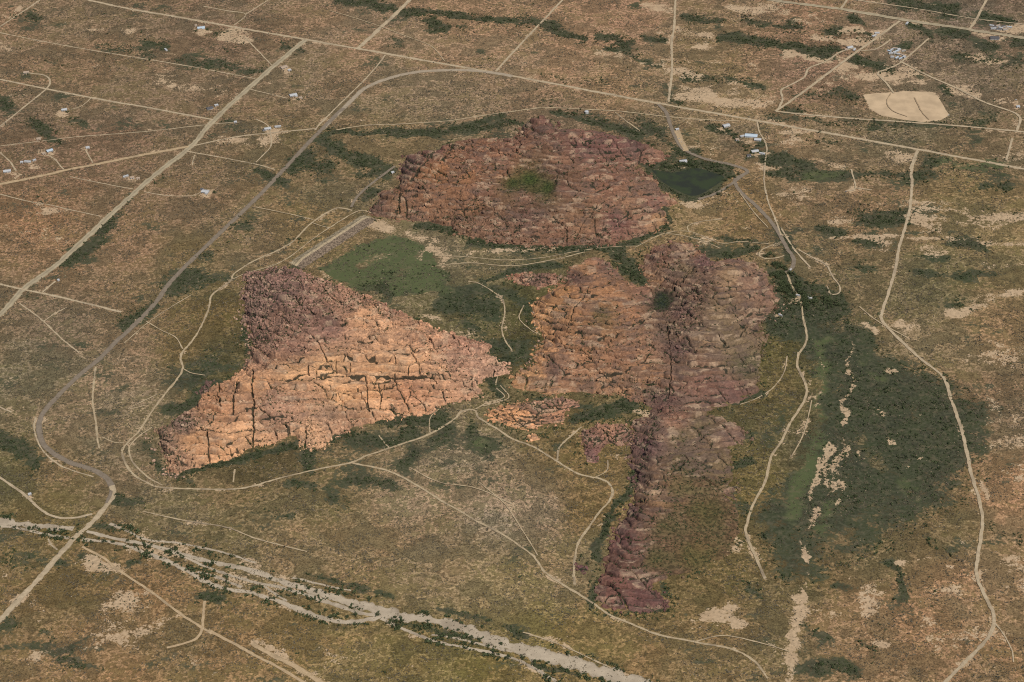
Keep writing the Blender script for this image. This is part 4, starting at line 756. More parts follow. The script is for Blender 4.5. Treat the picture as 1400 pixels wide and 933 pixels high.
n_big = fbm(gx / 140, gy / 90, 4, 601); n_mid = fbm(gx / 42, gy / 30, 5, 602, 0.6); n_snd = fbm(gx / 55, gy / 34, 5, 606, 0.6)
region = np.clip(0.35 + 0.8 * np.exp(-(((gpx - 1180) / 330) ** 2 + ((gpy - 120) / 190) ** 2)) + 0.7 * np.exp(-(((gpx - 1280) / 220) ** 2 + ((gpy - 780) / 170) ** 2)) + 0.5 * np.exp(-(((gpx - 150) / 260) ** 2 + ((gpy - 860) / 110) ** 2)), 0, 1.2)
shoulder = np.clip(1 - road_d / 9.0, 0, 1) * 0.5
shoulder *= 0.4 + 1.0 * vnoise(gx / 25, gy / 25, 603)

def ground_material():
    m, nt, b = new_mat('desert_ground'); q = NB(nt)
    soilc = q.attr('soil', True); gA = q.attr('green'); sA = q.attr('sand')
    n300 = q.noise(0.0035, 5, 0.6); n90 = q.noise(0.010, 6, 0.66); n40 = q.noise(0.022, 4, 0.62); n12 = q.noise(0.060, 3, 0.60); n4 = q.noise(0.155, 1.5, 0.5); n2 = q.noise(0.34, 1.0, 0.5)
    tone = q.math('MULTIPLY', q.ramp(n12, 0.32, 0.68, 0.74, 1.28), q.ramp(n2, 0.28, 0.72, 0.66, 1.38))
    cm = q.n('ShaderNodeCombineColor')
    for i in range(3): q.set(cm.inputs[i], tone)
    c = q.mix(1.0, soilc, cm.outputs[0], 'MULTIPLY')
    # pinkish and pale tracts of soil
    c = q.mix(q.math('MULTIPLY', q.ramp(n300, 0.46, 0.54), 0.4), c, q.mix(1.0, c, (1.20, 1.0, 0.92), 'MULTIPLY'))
    pl_ = q.ramp(q.math('ADD', q.math('MULTIPLY', n40, 0.55), q.math('MULTIPLY', n4, 0.45)), 0.515, 0.560)
    c = q.mix(q.math('MULTIPLY', pl_, 0.75), c, q.mix(1.0, c, (1.60, 1.55, 1.48), 'MULTIPLY'))
    # low weeds and litter: drifts of dark olive brown broken into tufts
    wv = q.math('ADD', q.math('MULTIPLY', n4, 0.26), q.math('ADD', q.math('MULTIPLY', n12, 0.24), q.math('ADD', q.math('MULTIPLY', n40, 0.28), q.math('MULTIPLY', n90, 0.30))))
    weedc = q.mix(q.ramp(n90, 0.42, 0.58), q.mix(1.0, soilc, (0.50, 0.48, 0.46), 'MULTIPLY'), q.mix(1.0, soilc, (0.46, 0.50, 0.40), 'MULTIPLY'))
    weedc = q.mix(1.0, weedc, cm.outputs[0], 'MULTIPLY')
    c = q.mix(q.math('MULTIPLY', q.ramp(wv, 0.528, 0.568), 0.85), c, weedc)
    broad = q.ramp(q.math('ADD', q.math('MULTIPLY', n90, 0.6), q.math('MULTIPLY', n40, 0.4)), 0.470, 0.508, 1.0, 0.0)
    c = q.mix(q.math('MULTIPLY', broad, 0.85), c, q.mix(1.0, c, (0.42, 0.46, 0.42), 'MULTIPLY'))
    dk = q.math('MULTIPLY', q.ramp(q.math('ADD', q.math('MULTIPLY', n2, 0.45), q.math('ADD', q.math('MULTIPLY', n4, 0.30), q.math('MULTIPLY', n40, 0.25))), 0.53, 0.59), 0.6)
    c = q.mix(dk, c, q.mix(1.0, c, (0.42, 0.42, 0.42), 'MULTIPLY'))
    # dense green growth
    nmix = q.math('ADD', q.math('MULTIPLY', n12, 0.55), q.math('MULTIPLY', n4, 0.45))
    gm = q.ramp(q.math('ADD', gA, q.math('MULTIPLY', q.math('SUBTRACT', q.math('ADD', q.math('MULTIPLY', nmix, 0.5), q.math('ADD', q.math('MULTIPLY', n40, 0.35), q.math('MULTIPLY', n2, 0.15))), 0.5), 3.8)), 0.42, 0.78)
    gcol = q.mix(q.ramp(n40, 0.35, 0.65), (0.030, 0.034, 0.021), (0.034, 0.045, 0.021))
    gcol = q.mix(q.ramp(n4, 0.38, 0.72), gcol, (0.066, 0.068, 0.040))
    lm = q.ramp(q.math('ADD', q.attr('lush'), q.math('MULTIPLY', q.math('SUBTRACT', q.math('ADD', q.math('MULTIPLY', n40, 0.6), q.math('MULTIPLY', n12, 0.4)), 0.5), 2.4)), 0.3, 0.9)
    gcol = q.mix(q.math('MULTIPLY', lm, 0.8), gcol, (0.078, 0.096, 0.038))
    gcol = q.mix(q.math('MULTIPLY', q.ramp(n12, 0.52, 0.68), 0.45), gcol, (0.13, 0.105, 0.065))
    c = q.mix(q.math('MULTIPLY', gm, 0.92), c, gcol)
    # bare sand
    sm = q.ramp(q.math('ADD', sA, q.math('MULTIPLY', q.math('SUBTRACT', q.math('ADD', q.math('MULTIPLY', nmix, 0.55), q.math('ADD', q.math('MULTIPLY', n40, 0.25), q.math('MULTIPLY', n2, 0.20))), 0.5), 3.8)), 0.50, 0.72)
    sandc = q.mix(q.ramp(n40, 0.35, 0.65), (0.40, 0.285, 0.175), (0.46, 0.335, 0.21))
    sandc = q.mix(1.0, sandc, q.mix(q.ramp(n4, 0.3, 0.7), (0.82, 0.82, 0.82), (1.10, 1.09, 1.08)), 'MULTIPLY')
    c = q.mix(q.math('MULTIPLY', sm, 0.85), c, sandc)
    q.set(b.inputs['Base Color'], c)
    q.bump(q.math('ADD', n4, q.math('MULTIPLY', n2, 0.6)), 0.5, 1.0, b)
    return m
GROUND = ground_material()
idx = np.arange(NYG * NXG).reshape(NYG, NXG)
Q = np.stack([idx[:-1, :-1], idx[:-1, 1:], idx[1:, 1:], idx[1:, :-1]], -1).reshape(-1, 4)
V = np.stack([gx.ravel(), gy.ravel(), np.zeros(gx.size)], 1)
# coarse skirt to the horizon
FAR = 30000.0
xs = [-FAR, -6000, GX0, GX1, 6000, FAR]; ys = [-FAR, -2000, GY0, GY1, 9000, FAR]
sv = []; sq = []; vid = {}
base = len(V)
for j in range(5):
    for i in range(5):
        if i == 2 and j == 2: continue
        q4 = []
        for (a, b_) in ((i, j), (i + 1, j), (i + 1, j + 1), (i, j + 1)):
            if (a, b_) not in vid: vid[(a, b_)] = base + len(sv); sv.append((xs[a], ys[b_], 0.0))
            q4.append(vid[(a, b_)])
        sq.append(q4)
V = np.concatenate([V, np.array(sv)]); Q = np.concatenate([Q, np.array(sq)])
ground = mesh_obj('ground', V, Q, GROUND)
ns = len(sv)
cattr(ground, 'soil', np.concatenate([soil.reshape(-1, 3) * SOIL_K, np.tile(lin((126, 108, 84)) * SOIL_K, (ns, 1))]))
fattr(ground, 'green', np.concatenate([(green * 0.95 + ((n_big - 0.5) * 1.6 + (n_mid - 0.5) * (1.1 + 1.2 * region)) * (1 - 0.6 * np.clip(green, 0, 1))).ravel(), np.full(ns, 0.1)]))
fattr(ground, 'lush', np.concatenate([lush.ravel(), np.zeros(ns)]))
fattr(ground, 'sand', np.concatenate([(np.maximum(np.maximum(sand * 0.84, np.clip(sand - 1, 0, 1)), shoulder * 0.8) + (n_snd - 0.5) * (0.8 + 1.5 * region) - np.clip(green, 0, 1) * 0.20 * (1 - sstep(0.4, 0.8, sand)) - 0.03).ravel(), np.full(ns, 0.1)]))
tag(ground, 'broad brown desert plain dotted with scrub', 'ground', None, 'structure')
print('ground', time.time() - T0)

# ------------------------------------------------------------------ roads, tracks and trails
def road_material(name, c1, c2, scale=0.12, tracks=False, fade=0.35):
    m, nt, b = new_mat(name); q = NB(nt)
    c = q.mix(q.ramp(q.noise(scale, 4, 0.6), 0.3, 0.7), c1, c2)
    c = q.mix(1.0, c, q.mix(q.ramp(q.noise(0.9, 3, 0.6), 0.3, 0.7), (0.86,) * 3, (1.12,) * 3), 'MULTIPLY')
    # wheel tracks worn into the strip, weeds on the crown and the edges
    u = q.attr('across')
    e = q.ramp(q.math('ADD', q.math('ABSOLUTE', u), q.math('MULTIPLY', q.math('SUBTRACT', q.noise(0.35, 3, 0.6), 0.5), 0.9)), 0.62, 1.05)
    c = q.mix(q.math('MULTIPLY', e, 0.55), c, q.mix(1.0, c, (0.52, 0.50, 0.46), 'MULTIPLY'))
    if tracks:
        t = q.ramp(q.math('ABSOLUTE', q.math('ADD', u, -0.12)), 0.18, 0.40, 1.0, 0.0)
        c = q.mix(q.math('MULTIPLY', t, 0.5), c, q.mix(1.0, c, (0.62, 0.62, 0.66), 'MULTIPLY'))
    brk = q.math('MULTIPLY', q.ramp(q.noise(0.022, 4, 0.6), 0.48, 0.66), fade)
    c = q.mix(brk, c, (0.150, 0.115, 0.080))
    q.set(b.inputs['Base Color'], c)
    return m
SURF = dict(dirt=road_material('dirt_road_surface', (0.33, 0.255, 0.16), (0.42, 0.33, 0.215)),
            sand=road_material('sandy_road_surface', (0.34, 0.245, 0.14), (0.42, 0.305, 0.18)),
            trail=road_material('trail_surface', (0.31, 0.235, 0.14), (0.41, 0.32, 0.20), 0.12, False, 0.6),
            rut=road_material('packed_ruts', (0.25, 0.18, 0.11), (0.33, 0.24, 0.145), 0.12, False, 0.0),
            pale=road_material('worn_chip_seal', (0.27, 0.215, 0.15), (0.34, 0.275, 0.195), 0.1, False, 0.1),
            asphalt=road_material('old_asphalt', (0.165, 0.130, 0.094), (0.21, 0.168, 0.122), 0.12, False, 0.1),
            wash=road_material('wash_sand', (0.32, 0.26, 0.185), (0.41, 0.335, 0.24), 0.05, False, 0.4))
WIDE = road_material('graded_road_surface', (0.30, 0.245, 0.155), (0.38, 0.31, 0.20), 0.05, True, 0.2)
def strip(name, pts_w, width, z, mat, label, cat, rough=0.5, seed=0):
    """strip of earth with ragged edges; width: metres, number or per point"""
    P = np.asarray(pts_w, float)
    L = np.concatenate([[0], np.cumsum(np.hypot(*np.diff(P, axis=0).T))])
    n = max(3, int(L[-1] / 3.5)); t = np.linspace(0, L[-1], n)
    X = np.interp(t, L, P[:, 0]); Y = np.interp(t, L, P[:, 1])
    Wd = np.interp(t, L, np.broadcast_to(width, L.shape)) if np.ndim(width) else np.full(n, float(width))
    # round the corners a little
    tx = np.gradient(X); ty = np.gradient(Y); l = np.hypot(tx, ty) + 1e-9; nx, ny = -ty / l, tx / l
    wob = (vnoise(t / 60, t * 0 + 3.3 + seed, 803) - 0.5) * min(2.0, float(Wd.mean()) * 0.25)
    X = X + nx * wob; Y = Y + ny * wob
    a = 0.5 * Wd * (1 + rough * (fbm(t / 9, t * 0 + seed * 1.7, 3, 801) - 0.5) * 2)
    c = 0.5 * Wd * (1 + rough * (fbm(t / 9, t * 0 + seed * 2.3 + 50, 3, 802) - 0.5) * 2)
    us = (-1.0, -0.5, 0.0, 0.5, 1.0)
    V = []; U = []
    for u in us:
        r = np.where(u < 0, a * u, c * u)
        V.append(np.stack([X + nx * r, Y + ny * r, np.full(n, z) + 0.05 * (1 - abs(u))], 1)); U.append(np.full(n, u))
    V = np.stack(V, 1).reshape(-1, 3); U = np.stack(U, 1).ravel()
    i = np.arange(n - 1)[:, None] * 5 + np.arange(4)[None, :]
    F = np.stack([i, i + 1, i + 6, i + 5], -1).reshape(-1, 4)
    F = F[:, ::-1]
    o = mesh_obj(name, V, F, mat, None, True); fattr(o, 'across', U)
    return tag(o, label, cat, None, 'structure')
for i, (nm, lb, sf, wd, pts) in enumerate(ROADS):
    sp = spline(pts, 3.0); wx_, wy_ = at(sp[:, 0], sp[:, 1])
    thin = wd < 5
    strip(nm, np.stack([wx_, wy_], 1), wd * (1.25 if sf in ('asphalt', 'pale') else 0.92 if not thin else 0.9), 0.10 + 0.012 * i, WIDE if wd > 12 and sf == 'dirt' else SURF[sf], lb, nm.replace('_', ' '), 0.8 if thin else (0.25 if sf in ('asphalt', 'pale') else 0.5), i)
for i, ch in enumerate(WASH + WASH2):
    sp = spline([c[:2] for c in ch], 3.0); wx_, wy_ = at(sp[:, 0], sp[:, 1])
    Lc = np.linspace(0, 1, len(ch)); wl_ = np.interp(np.linspace(0, 1, len(sp)), Lc, [c[2] for c in ch])
    strip('wash_channel', np.stack([wx_, wy_], 1), wl_ * 0.86, 0.04 + 0.004 * i, SURF['wash'],
          ['main broad sand channel of the dry wash', 'left arm of the dry wash at the picture edge', 'sand strand of the dry wash'][0 if i == 2 else 1 if i < 2 else 2] if i < len(WASH) else 'pale sandy strip in the green flat', 'dry wash', 0.85, 200 + i)
print('roads', time.time() - T0)
# ------------------------------------------------------------------ plants
def leaf_material(name, c1, c2, c3):
    m, nt, b = new_mat(name); q = NB(nt)
    c = q.mix(q.rand(), c1, c2)
    c = q.mix(q.ramp(q.noise(0.9, 2, 0.6), 0.4, 0.7), c, c3)
    q.set(b.inputs['Base Color'], c); b.inputs['Roughness'].default_value = 0.8
    return m
LEAF_CREO = leaf_material('creosote_leaves', (0.085, 0.073, 0.050), (0.135, 0.114, 0.082), (0.15, 0.128, 0.088))
LEAF_GREEN = leaf_material('mesquite_leaves', (0.034, 0.046, 0.022), (0.052, 0.066, 0.028), (0.075, 0.085, 0.038))
LEAF_DRY = leaf_material('dry_weeds', (0.22, 0.175, 0.11), (0.36, 0.29, 0.19), (0.18, 0.15, 0.09))
BARK = flat_mat('grey_bark', (0.09, 0.07, 0.055), 0.3, 3.0)

def clump_mesh(name, n, mat, seed, flat=0.75, leaf=0.42, lobes=4):
    """leaf-sized faces spread through several lobes of a low crown, unit radius"""
    r = np.random.default_rng(seed)
    cen = np.stack([r.normal(0, 0.42, lobes), r.normal(0, 0.42, lobes), r.uniform(0.28, 0.62, lobes)], 1); cen[0] = (0, 0, 0.5)
    V = []; F = []
    for i in range(n):
        c = cen[i % lobes]; d = r.normal(size=3); d /= np.linalg.norm(d)
        p = c + d * r.uniform(0.25, 0.52) * np.array([1, 1, flat]); p[2] = max(p[2] * flat * 1.25, 0.06)
        nrm = d + r.normal(0, 0.55, 3); nrm[2] += 0.35; nrm /= np.linalg.norm(nrm)
        t = np.cross(nrm, r.normal(size=3)); t /= np.linalg.norm(t) + 1e-9; bt = np.cross(nrm, t)
        s = leaf * r.uniform(0.6, 1.2); b = len(V)
        V += [p + t * s * 0.6, p + bt * s * 0.42, p - t * s * 0.55, p - bt * s * 0.45]; F.append((b, b + 1, b + 2, b + 3))
    me = bpy.data.meshes.new(name); me.from_pydata([tuple(v) for v in V], [], F); me.materials.append(mat); me.update()
    return me
def scatter(name, label, cat, P, size, mesh_list, colour=None):
    """one mass of plants too many to count: points with a size and a turn, one low bush grown on each"""
    me = bpy.data.meshes.new(name); me.vertices.add(len(P)); me.vertices.foreach_set('co', np.asarray(P, np.float32).ravel())
    for nm_, arr in (('size', size), ('turn', rng.uniform(0, 6.28, len(P))), ('tall', rng.uniform(0.7, 1.25, len(P)))):
        a = me.attributes.new(nm_, 'FLOAT', 'POINT'); a.data.foreach_set('value', np.asarray(arr, np.float32))
    if colour is not None:
        a = me.attributes.new('stone', 'FLOAT_COLOR', 'POINT'); a.data.foreach_set('color', np.concatenate([colour, np.ones((len(P), 1))], 1).astype(np.float32).ravel())
    o = bpy.data.objects.new(name, me); COL.objects.link(o)
    ng = bpy.data.node_groups.new(name + '_nodes', 'GeometryNodeTree')
    ng.interface.new_socket('Geometry', in_out='INPUT', socket_type='NodeSocketGeometry'); ng.interface.new_socket('Geometry', in_out='OUTPUT', socket_type='NodeSocketGeometry')
    N = ng.nodes; L = ng.links
    gi = N.new('NodeGroupInput'); go = N.new('NodeGroupOutput'); join = N.new('GeometryNodeJoinGeometry')
    def nattr(a):
        n = N.new('GeometryNodeInputNamedAttribute'); n.data_type = 'FLOAT'; n.inputs['Name'].default_value = a; return n.outputs['Attribute']
    sz = nattr('size'); tl = nattr('tall')
    mm = N.new('ShaderNodeMath'); mm.operation = 'MULTIPLY'; L.new(sz, mm.inputs[0]); L.new(tl, mm.inputs[1])
    sc = N.new('ShaderNodeCombineXYZ'); L.new(sz, sc.inputs[0]); L.new(sz, sc.inputs[1]); L.new(mm.outputs[0], sc.inputs[2])
    rt = N.new('ShaderNodeCombineXYZ'); L.new(nattr('turn'), rt.inputs[2])
    gtoi = N.new('GeometryNodeGeometryToInstance')
    for me_ in mesh_list:
        src = bpy.data.objects.new(me_.name, me_)          # the bush itself, kept out of the scene
        oi = N.new('GeometryNodeObjectInfo'); oi.inputs['Object'].default_value = src; oi.inputs['As Instance'].default_value = False
        L.new(oi.outputs['Geometry'], gtoi.inputs[0])
    ip = N.new('GeometryNodeInstanceOnPoints')
    L.new(gi.outputs[0], ip.inputs['Points']); L.new(gtoi.outputs[0], ip.inputs['Instance']); ip.inputs['Pick Instance'].default_value = True
    L.new(rt.outputs[0], ip.inputs['Rotation']); L.new(sc.outputs[0], ip.inputs['Scale'])
    L.new(ip.outputs[0], go.inputs[0])
    md = o.modifiers.new('grow', 'NODES'); md.node_group = ng
    return tag(o, label, cat, None, 'stuff')
creo = [clump_mesh('creosote_bush', 16, LEAF_CREO, 11 + i, 0.8, 0.62, 3) for i in range(3)]
mesq = [clump_mesh('low_mesquite', 20, LEAF_GREEN, 21 + i, 0.8, 0.62, 3) for i in range(3)]
dry = [clump_mesh('weed_tuft', 12, LEAF_DRY, 31 + i, 0.6, 0.66, 2) for i in range(3)]

def sample(F, x, y):
    i = np.clip(((y - GY0) / GR).round().astype(int), 0, NYG - 1); j = np.clip(((x - GX0) / GR).round().astype(int), 0, NXG - 1)
    return F[i, j]
ncand = 900000
cx_ = rng.uniform(GX0, GX1, ncand); cy_ = rng.uniform(GY0, GY1 - 60, ncand)
qx_, qy_ = pix(cx_, cy_, 0.0)
ok = (qx_ > -90) & (qx_ < 1490) & (qy_ > -50) & (qy_ < 990)
cx_, cy_, qx_, qy_ = cx_[ok], cy_[ok], qx_[ok], qy_[ok]
lu = sample(lush, cx_, cy_); pond = poly_sd(qx_, qy_, GREEN_POLY[3][2]); gg = sample(green, cx_, cy_) * (1 - 0.8 * np.clip(lu, 0, 1)) * (1 - 0.5 * (poly_sd(qx_, qy_, GREEN_POLY[0][2]) > 8)) * np.where(pond > 5, 0.0, 1); ss = sample(sand, cx_, cy_); hd = sample(hill_d, cx_, cy_); rd = sample(road_d, cx_, cy_)
fieldsd = poly_sd(qx_, qy_, SAND_POLY[0][2])
wd_ = sample(wash_d, cx_, cy_)
free = (hd < -1.0) & (pond < 5) & (fieldsd < 0) & ((rd > 0.6) | ((wd_ < 2) & (rng.random(len(cx_)) < 0.5)))
patch = fbm(cx_ / 70, cy_ / 50, 4, 901)
patch2 = fbm(cx_ / 18, cy_ / 15, 3, 902)
dens = (0.22 + 0.85 * sstep(0.36, 0.64, patch)) * (0.35 + 1.0 * sstep(0.36, 0.62, patch2))
# the flats between the trails are thick with evenly spaced creosote
flat = np.exp(-(((qx_ - 650) / 150) ** 2 + ((qy_ - 690) / 60) ** 2)) + np.exp(-(((qx_ - 180) / 60) ** 2 + ((qy_ - 550) / 60) ** 2)) + np.exp(-(((qx_ - 100) / 110) ** 2 + ((qy_ - 480) / 60) ** 2)) * 0.7
dens = np.clip(dens + 0.5 * flat, 0, 1) * (1 - 0.45 * np.clip(ss, 0, 1)) * (1 - 0.55 * np.clip(gg, 0, 1))
u = rng.random(len(cx_))
isb = free & (u < dens)
kind_u = rng.random(len(cx_))
isdry = isb & (kind_u < 0.22)
iscre = isb & ~isdry
sz = rng.gamma(4.0, 0.22, len(cx_)).clip(0.4, 2.2) * (0.7 + 0.7 * patch)
z0 = np.zeros(len(cx_))
scatter('creosote_scrub', 'dark creosote bushes dotted over the whole brown plain', 'scrub', np.stack([cx_, cy_, z0], 1)[iscre], sz[iscre], creo)
scatter('weed_tufts', 'pale dry weed tufts between the dark bushes', 'weeds', np.stack([cx_, cy_, z0], 1)[isdry], sz[isdry] * 0.9, dry)
pg = rng.random(len(cx_))
bank = np.exp(-((wd_ - 1.5) / 5.5) ** 2) * sstep(0.38, 0.60, fbm(cx_ / 22, cy_ / 22, 3, 905))
fringe = np.where((hd < -1) & (hd > -22), 0.75 * sstep(0.42, 0.60, fbm(cx_ / 35, cy_ / 28, 3, 906)) * (1 + hd / 26.0), 0)
isg = free & ~isb & (pg < np.maximum(fringe, np.maximum(0.95 * np.clip(gg - 0.12 + (patch - 0.5) * 1.2, 0, 1) * (0.25 + 1.0 * sstep(0.36, 0.62, patch2)), bank * 1.0)))
sg = rng.gamma(4.0, 0.42, len(cx_)).clip(0.7, 4.0) * (1 + 0.5 * (bank > 0.3))
PG = np.stack([cx_, cy_, z0], 1)[isg]; SG = sg[isg]
HP = np.concatenate(HILL_PLANTS) if HILL_PLANTS else np.zeros((0, 3))
scatter('mesquite_thicket', 'dark green mesquite thickets in the hollows and along the drainages', 'thicket', PG, SG, mesq)
scatter('joint_shrubs', 'dark green shrubs rooted in the cracks of the rock hills', 'shrubs', HP - np.array([0, 0, 0.3]), rng.uniform(1.0, 2.3, len(HP)), mesq)
print('scrub', len(PG), iscre.sum(), isdry.sum(), len(HP), time.time() - T0)

# single trees: trunk, limbs and a crown of leaf-sized faces
def tree_proto(seed, mat):
    r = random.Random(seed)
    root = empty('mesquite_tree', (0, 0, -100))
    mb = MB(); mb.tube((0, 0, -0.2), (0.03, 0.02, 0.34), 0.075, 0.05)
    for k in range(4):
        a = k * 1.57 + r.uniform(-.4, .4); mb.tube((0.03, 0.02, 0.28), (0.42 * math.cos(a), 0.42 * math.sin(a), 0.66 + r.uniform(-.08, .1)), 0.042, 0.016, 5)
    mb.build('trunk', BARK, root)
    me = clump_mesh('crown', 190, mat, seed * 7, 0.95, 0.26, 7)
    for v in me.vertices: v.co.z += 0.12
    o = bpy.data.objects.new('crown', me); COL.objects.link(o); o.parent = root
    return root
protos = [tree_proto(3 + i, LEAF_GREEN) for i in range(4)]
used = set(); n_trees = 0
def plant(px, py, size, label, group):
    global n_trees
    x, y = at(px, py, 0.0)
    k = n_trees % 4
    o = protos[k] if k not in used else copy_tree(protos[k])
    used.add(k); n_trees += 1
    o.location = (float(x), float(y), 0); o.rotation_euler = (0, 0, random.uniform(0, 6.28)); o.scale = (size * random.uniform(.9, 1.2), size * random.uniform(.9, 1.2), size * random.uniform(.75, 1.0))
    tag(o, label, 'tree', group)
WASH_TREES = [(207,745),(222,746),(240,749),(250,763),(287,757),(295,762),(175,740),(135,737),(125,742),(118,746),(142,741),(155,742),(185,747),(220,763),(232,760),(332,772),(280,772),(262,782),(275,790),(310,809),(292,805),(290,817),(300,820),(337,815),(370,792),(405,796),(412,800),(422,805),(432,809),(445,811),(472,814),(490,817),(505,820),(462,840),(485,841),(475,844),(455,836),(445,835),(585,850),(607,870),(615,871),(540,845),(517,841),(627,862),(645,871),(655,875),(667,884),(637,880),(550,850),(567,856),(582,860),(680,892),(695,899),(685,881),(715,900),(730,905),(745,912),(757,921),(767,915),(777,919),(800,927),(822,929),(60,733),(75,727),(20,722),(40,723),(88,727),(30,729)]
WHERE = [(100, 'left of the road crossing'), (190, 'just right of the road crossing'), (262, 'where the strands split'), (345, 'above the sandy fork'), (440, 'where the main channel widens'), (500, 'on the long sand bar'), (565, 'where the strands rejoin'), (630, 'on the broad bend'), (690, 'below the broad bend'), (760, 'near the bottom edge'), (900, 'at the bottom edge')]
for px, py in WASH_TREES:
    z_ = random.uniform(2.6, 4.6); w_ = next(t for lim, t in WHERE if px < lim)
    plant(px, py, z_, ('small' if z_ < 3.3 else 'middling' if z_ < 4 else 'large') + ' dark mesquite in the dry wash ' + w_, 'mesquites along the dry wash')
def along(pts, n, jit, size, label, group):
    sp = spline(pts, 2.0)
    for k in range(n):
        u_ = random.random(); p = sp[int(u_ * (len(sp) - 1))]
        for t in range(8):
            qx, qy = p[0] + random.gauss(0, jit), p[1] + random.gauss(0, jit * 0.6)
            x, y = at(qx, qy)
            if sample(hill_d, np.array([x]), np.array([y]))[0] < 1.0 and sample(road_d, np.array([x]), np.array([y]))[0] > 2: break
        z_ = random.uniform(*size); t_ = (z_ - size[0]) / (size[1] - size[0])
        plant(qx, qy, z_, ('small ' if t_ < .33 else 'middling ' if t_ < .66 else 'large ') + label + (', first quarter from its left end' if u_ < .25 else ', left of its middle' if u_ < .5 else ', right of its middle' if u_ < .75 else ', last quarter at its right end'), group)
along([(250,648),(330,628),(400,614),(470,598),(560,582),(600,574)], 44, 3, (2.6, 4.4), "tree along the pale hill's front foot", 'trees at the front foot of the pale hill')
along([(575,307),(640,326),(700,337),(760,341),(830,340),(900,314)], 34, 2.2, (2.6, 4.6), "tree along the far hill's front foot", 'trees at the foot of the far hill')
along([(842,350),(855,368),(878,384)], 16, 4, (3, 5), 'tree in the notch between two rock masses', 'trees in the notch')
along([(1064,372),(1080,390),(1100,412),(1130,415),(1148,420)], 75, 9, (3.6, 6.6), 'tree shading the campground', 'campground trees')
along([(1052,352),(1064,366),(1072,380),(1068,400)], 36, 5, (3.2, 6), 'tree under the hill beside the campground road', 'trees by the campground road')
along([(884,228),(920,226),(960,228),(1000,238),(985,262)], 40, 4, (3, 5.4), 'tree round the green basin', 'trees round the green basin')
along([(975,175),(1000,182),(1015,200),(1030,212)], 18, 5, (2.6, 4.2), 'tree among the ranch buildings', 'ranch trees')
along([(795,576),(830,561),(858,556)], 14, 4, (2.6, 4.4), 'tree in the hollow behind the outcrop', 'trees in the hollow')
along([(812,770),(825,730),(848,695),(866,655)], 16, 2.5, (2.4, 4), "tree under the dark spur's left cliff", 'trees under the spur')
along([(760,152),(810,163),(860,180),(905,205)], 14, 2.5, (2.6, 4.2), 'tree behind the far hill', 'trees behind the far hill')
for nm_, px, py, s in (('tree shading the white house left of the paved road', 396, 138, 4), ('tree beside the white house left of the paved road', 408, 137, 3.6), ('dark tree beside the house with the blue white roof', 283, 41, 4.4), ('dark tree in front of the house with the blue white roof', 268, 43, 4), ('dark tree right of the white roofed house by the driveway end', 293, 264, 4.6), ('dark tree at the lone house on the left', 92, 154, 4)):
    plant(px, py, s, nm_, None)
for k in range(4):
    if k not in used: raise RuntimeError('unplaced tree')
print('trees', n_trees, time.time() - T0)

# ------------------------------------------------------------------ boulders lying free of the hills
STONE = flat_mat('boulder_stone', (0.30, 0.195, 0.135), 0.28, 0.5, 0.95, 0, 0.35)
def boulder_mesh(seed):
    import bmesh
    bm = bmesh.new(); bmesh.ops.create_icosphere(bm, subdivisions=2, radius=1.0)
    r = random.Random(seed); cuts = [(Vector((r.gauss(0, 1), r.gauss(0, 1), r.gauss(0, .8))).normalized(), r.uniform(.5, .85)) for _ in range(9)]
    for v in bm.verts:
        for n_, d_ in cuts:
            t = v.co.dot(n_) - d_
            if t > 0: v.co -= n_ * t * 0.9
        v.co += Vector((r.gauss(0, .03), r.gauss(0, .03), r.gauss(0, .03)))
    me = bpy.data.meshes.new('boulder'); bm.to_mesh(me); bm.free(); me.materials.append(STONE); return me
BM = [boulder_mesh(i) for i in range(5)]
m_, nt_, b_ = new_mat('loose_rock'); q_ = NB(nt_)
an = q_.n('ShaderNodeAttribute', attribute_type='INSTANCER', attribute_name='stone')
q_.set(b_.inputs['Base Color'], q_.mix(1.0, an.outputs['Color'], q_.mix(q_.ramp(q_.noise(0.7, 4, 0.6), 0.3, 0.7), (0.75,) * 3, (1.2,) * 3), 'MULTIPLY'))
RM = []
for me_ in BM:
    c_ = me_.copy(); c_.name = 'loose_block'; c_.materials.clear(); c_.materials.append(m_); RM.append(c_)
scatter('rubble', 'loose broken blocks strewn over the rock hills and round their feet', 'rubble', np.concatenate([r_[0] for r_ in RUBBLE]), np.concatenate([r_[2] for r_ in RUBBLE]), RM, np.concatenate([r_[1] for r_ in RUBBLE]))
print('rubble', sum(len(r_[0]) for r_ in RUBBLE))
def boulders(pts, n, jit, size, label, group):
    sp = spline(pts, 2.0)
    for k in range(n):
        u_ = random.random(); p = sp[int(u_ * (len(sp) - 1))]
        x, y = at(p[0] + random.gauss(0, jit), p[1] + random.gauss(0, jit * 0.7))
        o = bpy.data.objects.new('boulder', BM[k % 5]); COL.objects.link(o)
        s = random.uniform(*size); o.scale = (s * random.uniform(.8, 1.3), s * random.uniform(.8, 1.2), s * random.uniform(.6, .95))
        o.location = (float(x), float(y), s * 0.25); o.rotation_euler = (random.uniform(-.3, .3), random.uniform(-.3, .3), random.uniform(0, 6.28))
        t_ = (s - size[0]) / (size[1] - size[0])
        tag(o, ('small ' if t_ < .33 else 'middling ' if t_ < .66 else 'large ') + label + (', first third of the row' if u_ < .33 else ', middle of the row' if u_ < .66 else ', last third of the row'), 'boulder', group)
boulders([(200,600),(212,625),(228,648),(248,654)], 26, 4, (1.4, 3.4), 'boulder at the left tip of the pale hill', 'boulders at the left tip')
boulders([(332,380),(328,410),(330,440),(340,478)], 34, 3.5, (1.2, 3.0), "boulder under the pale hill's left side", 'boulders under the left side')
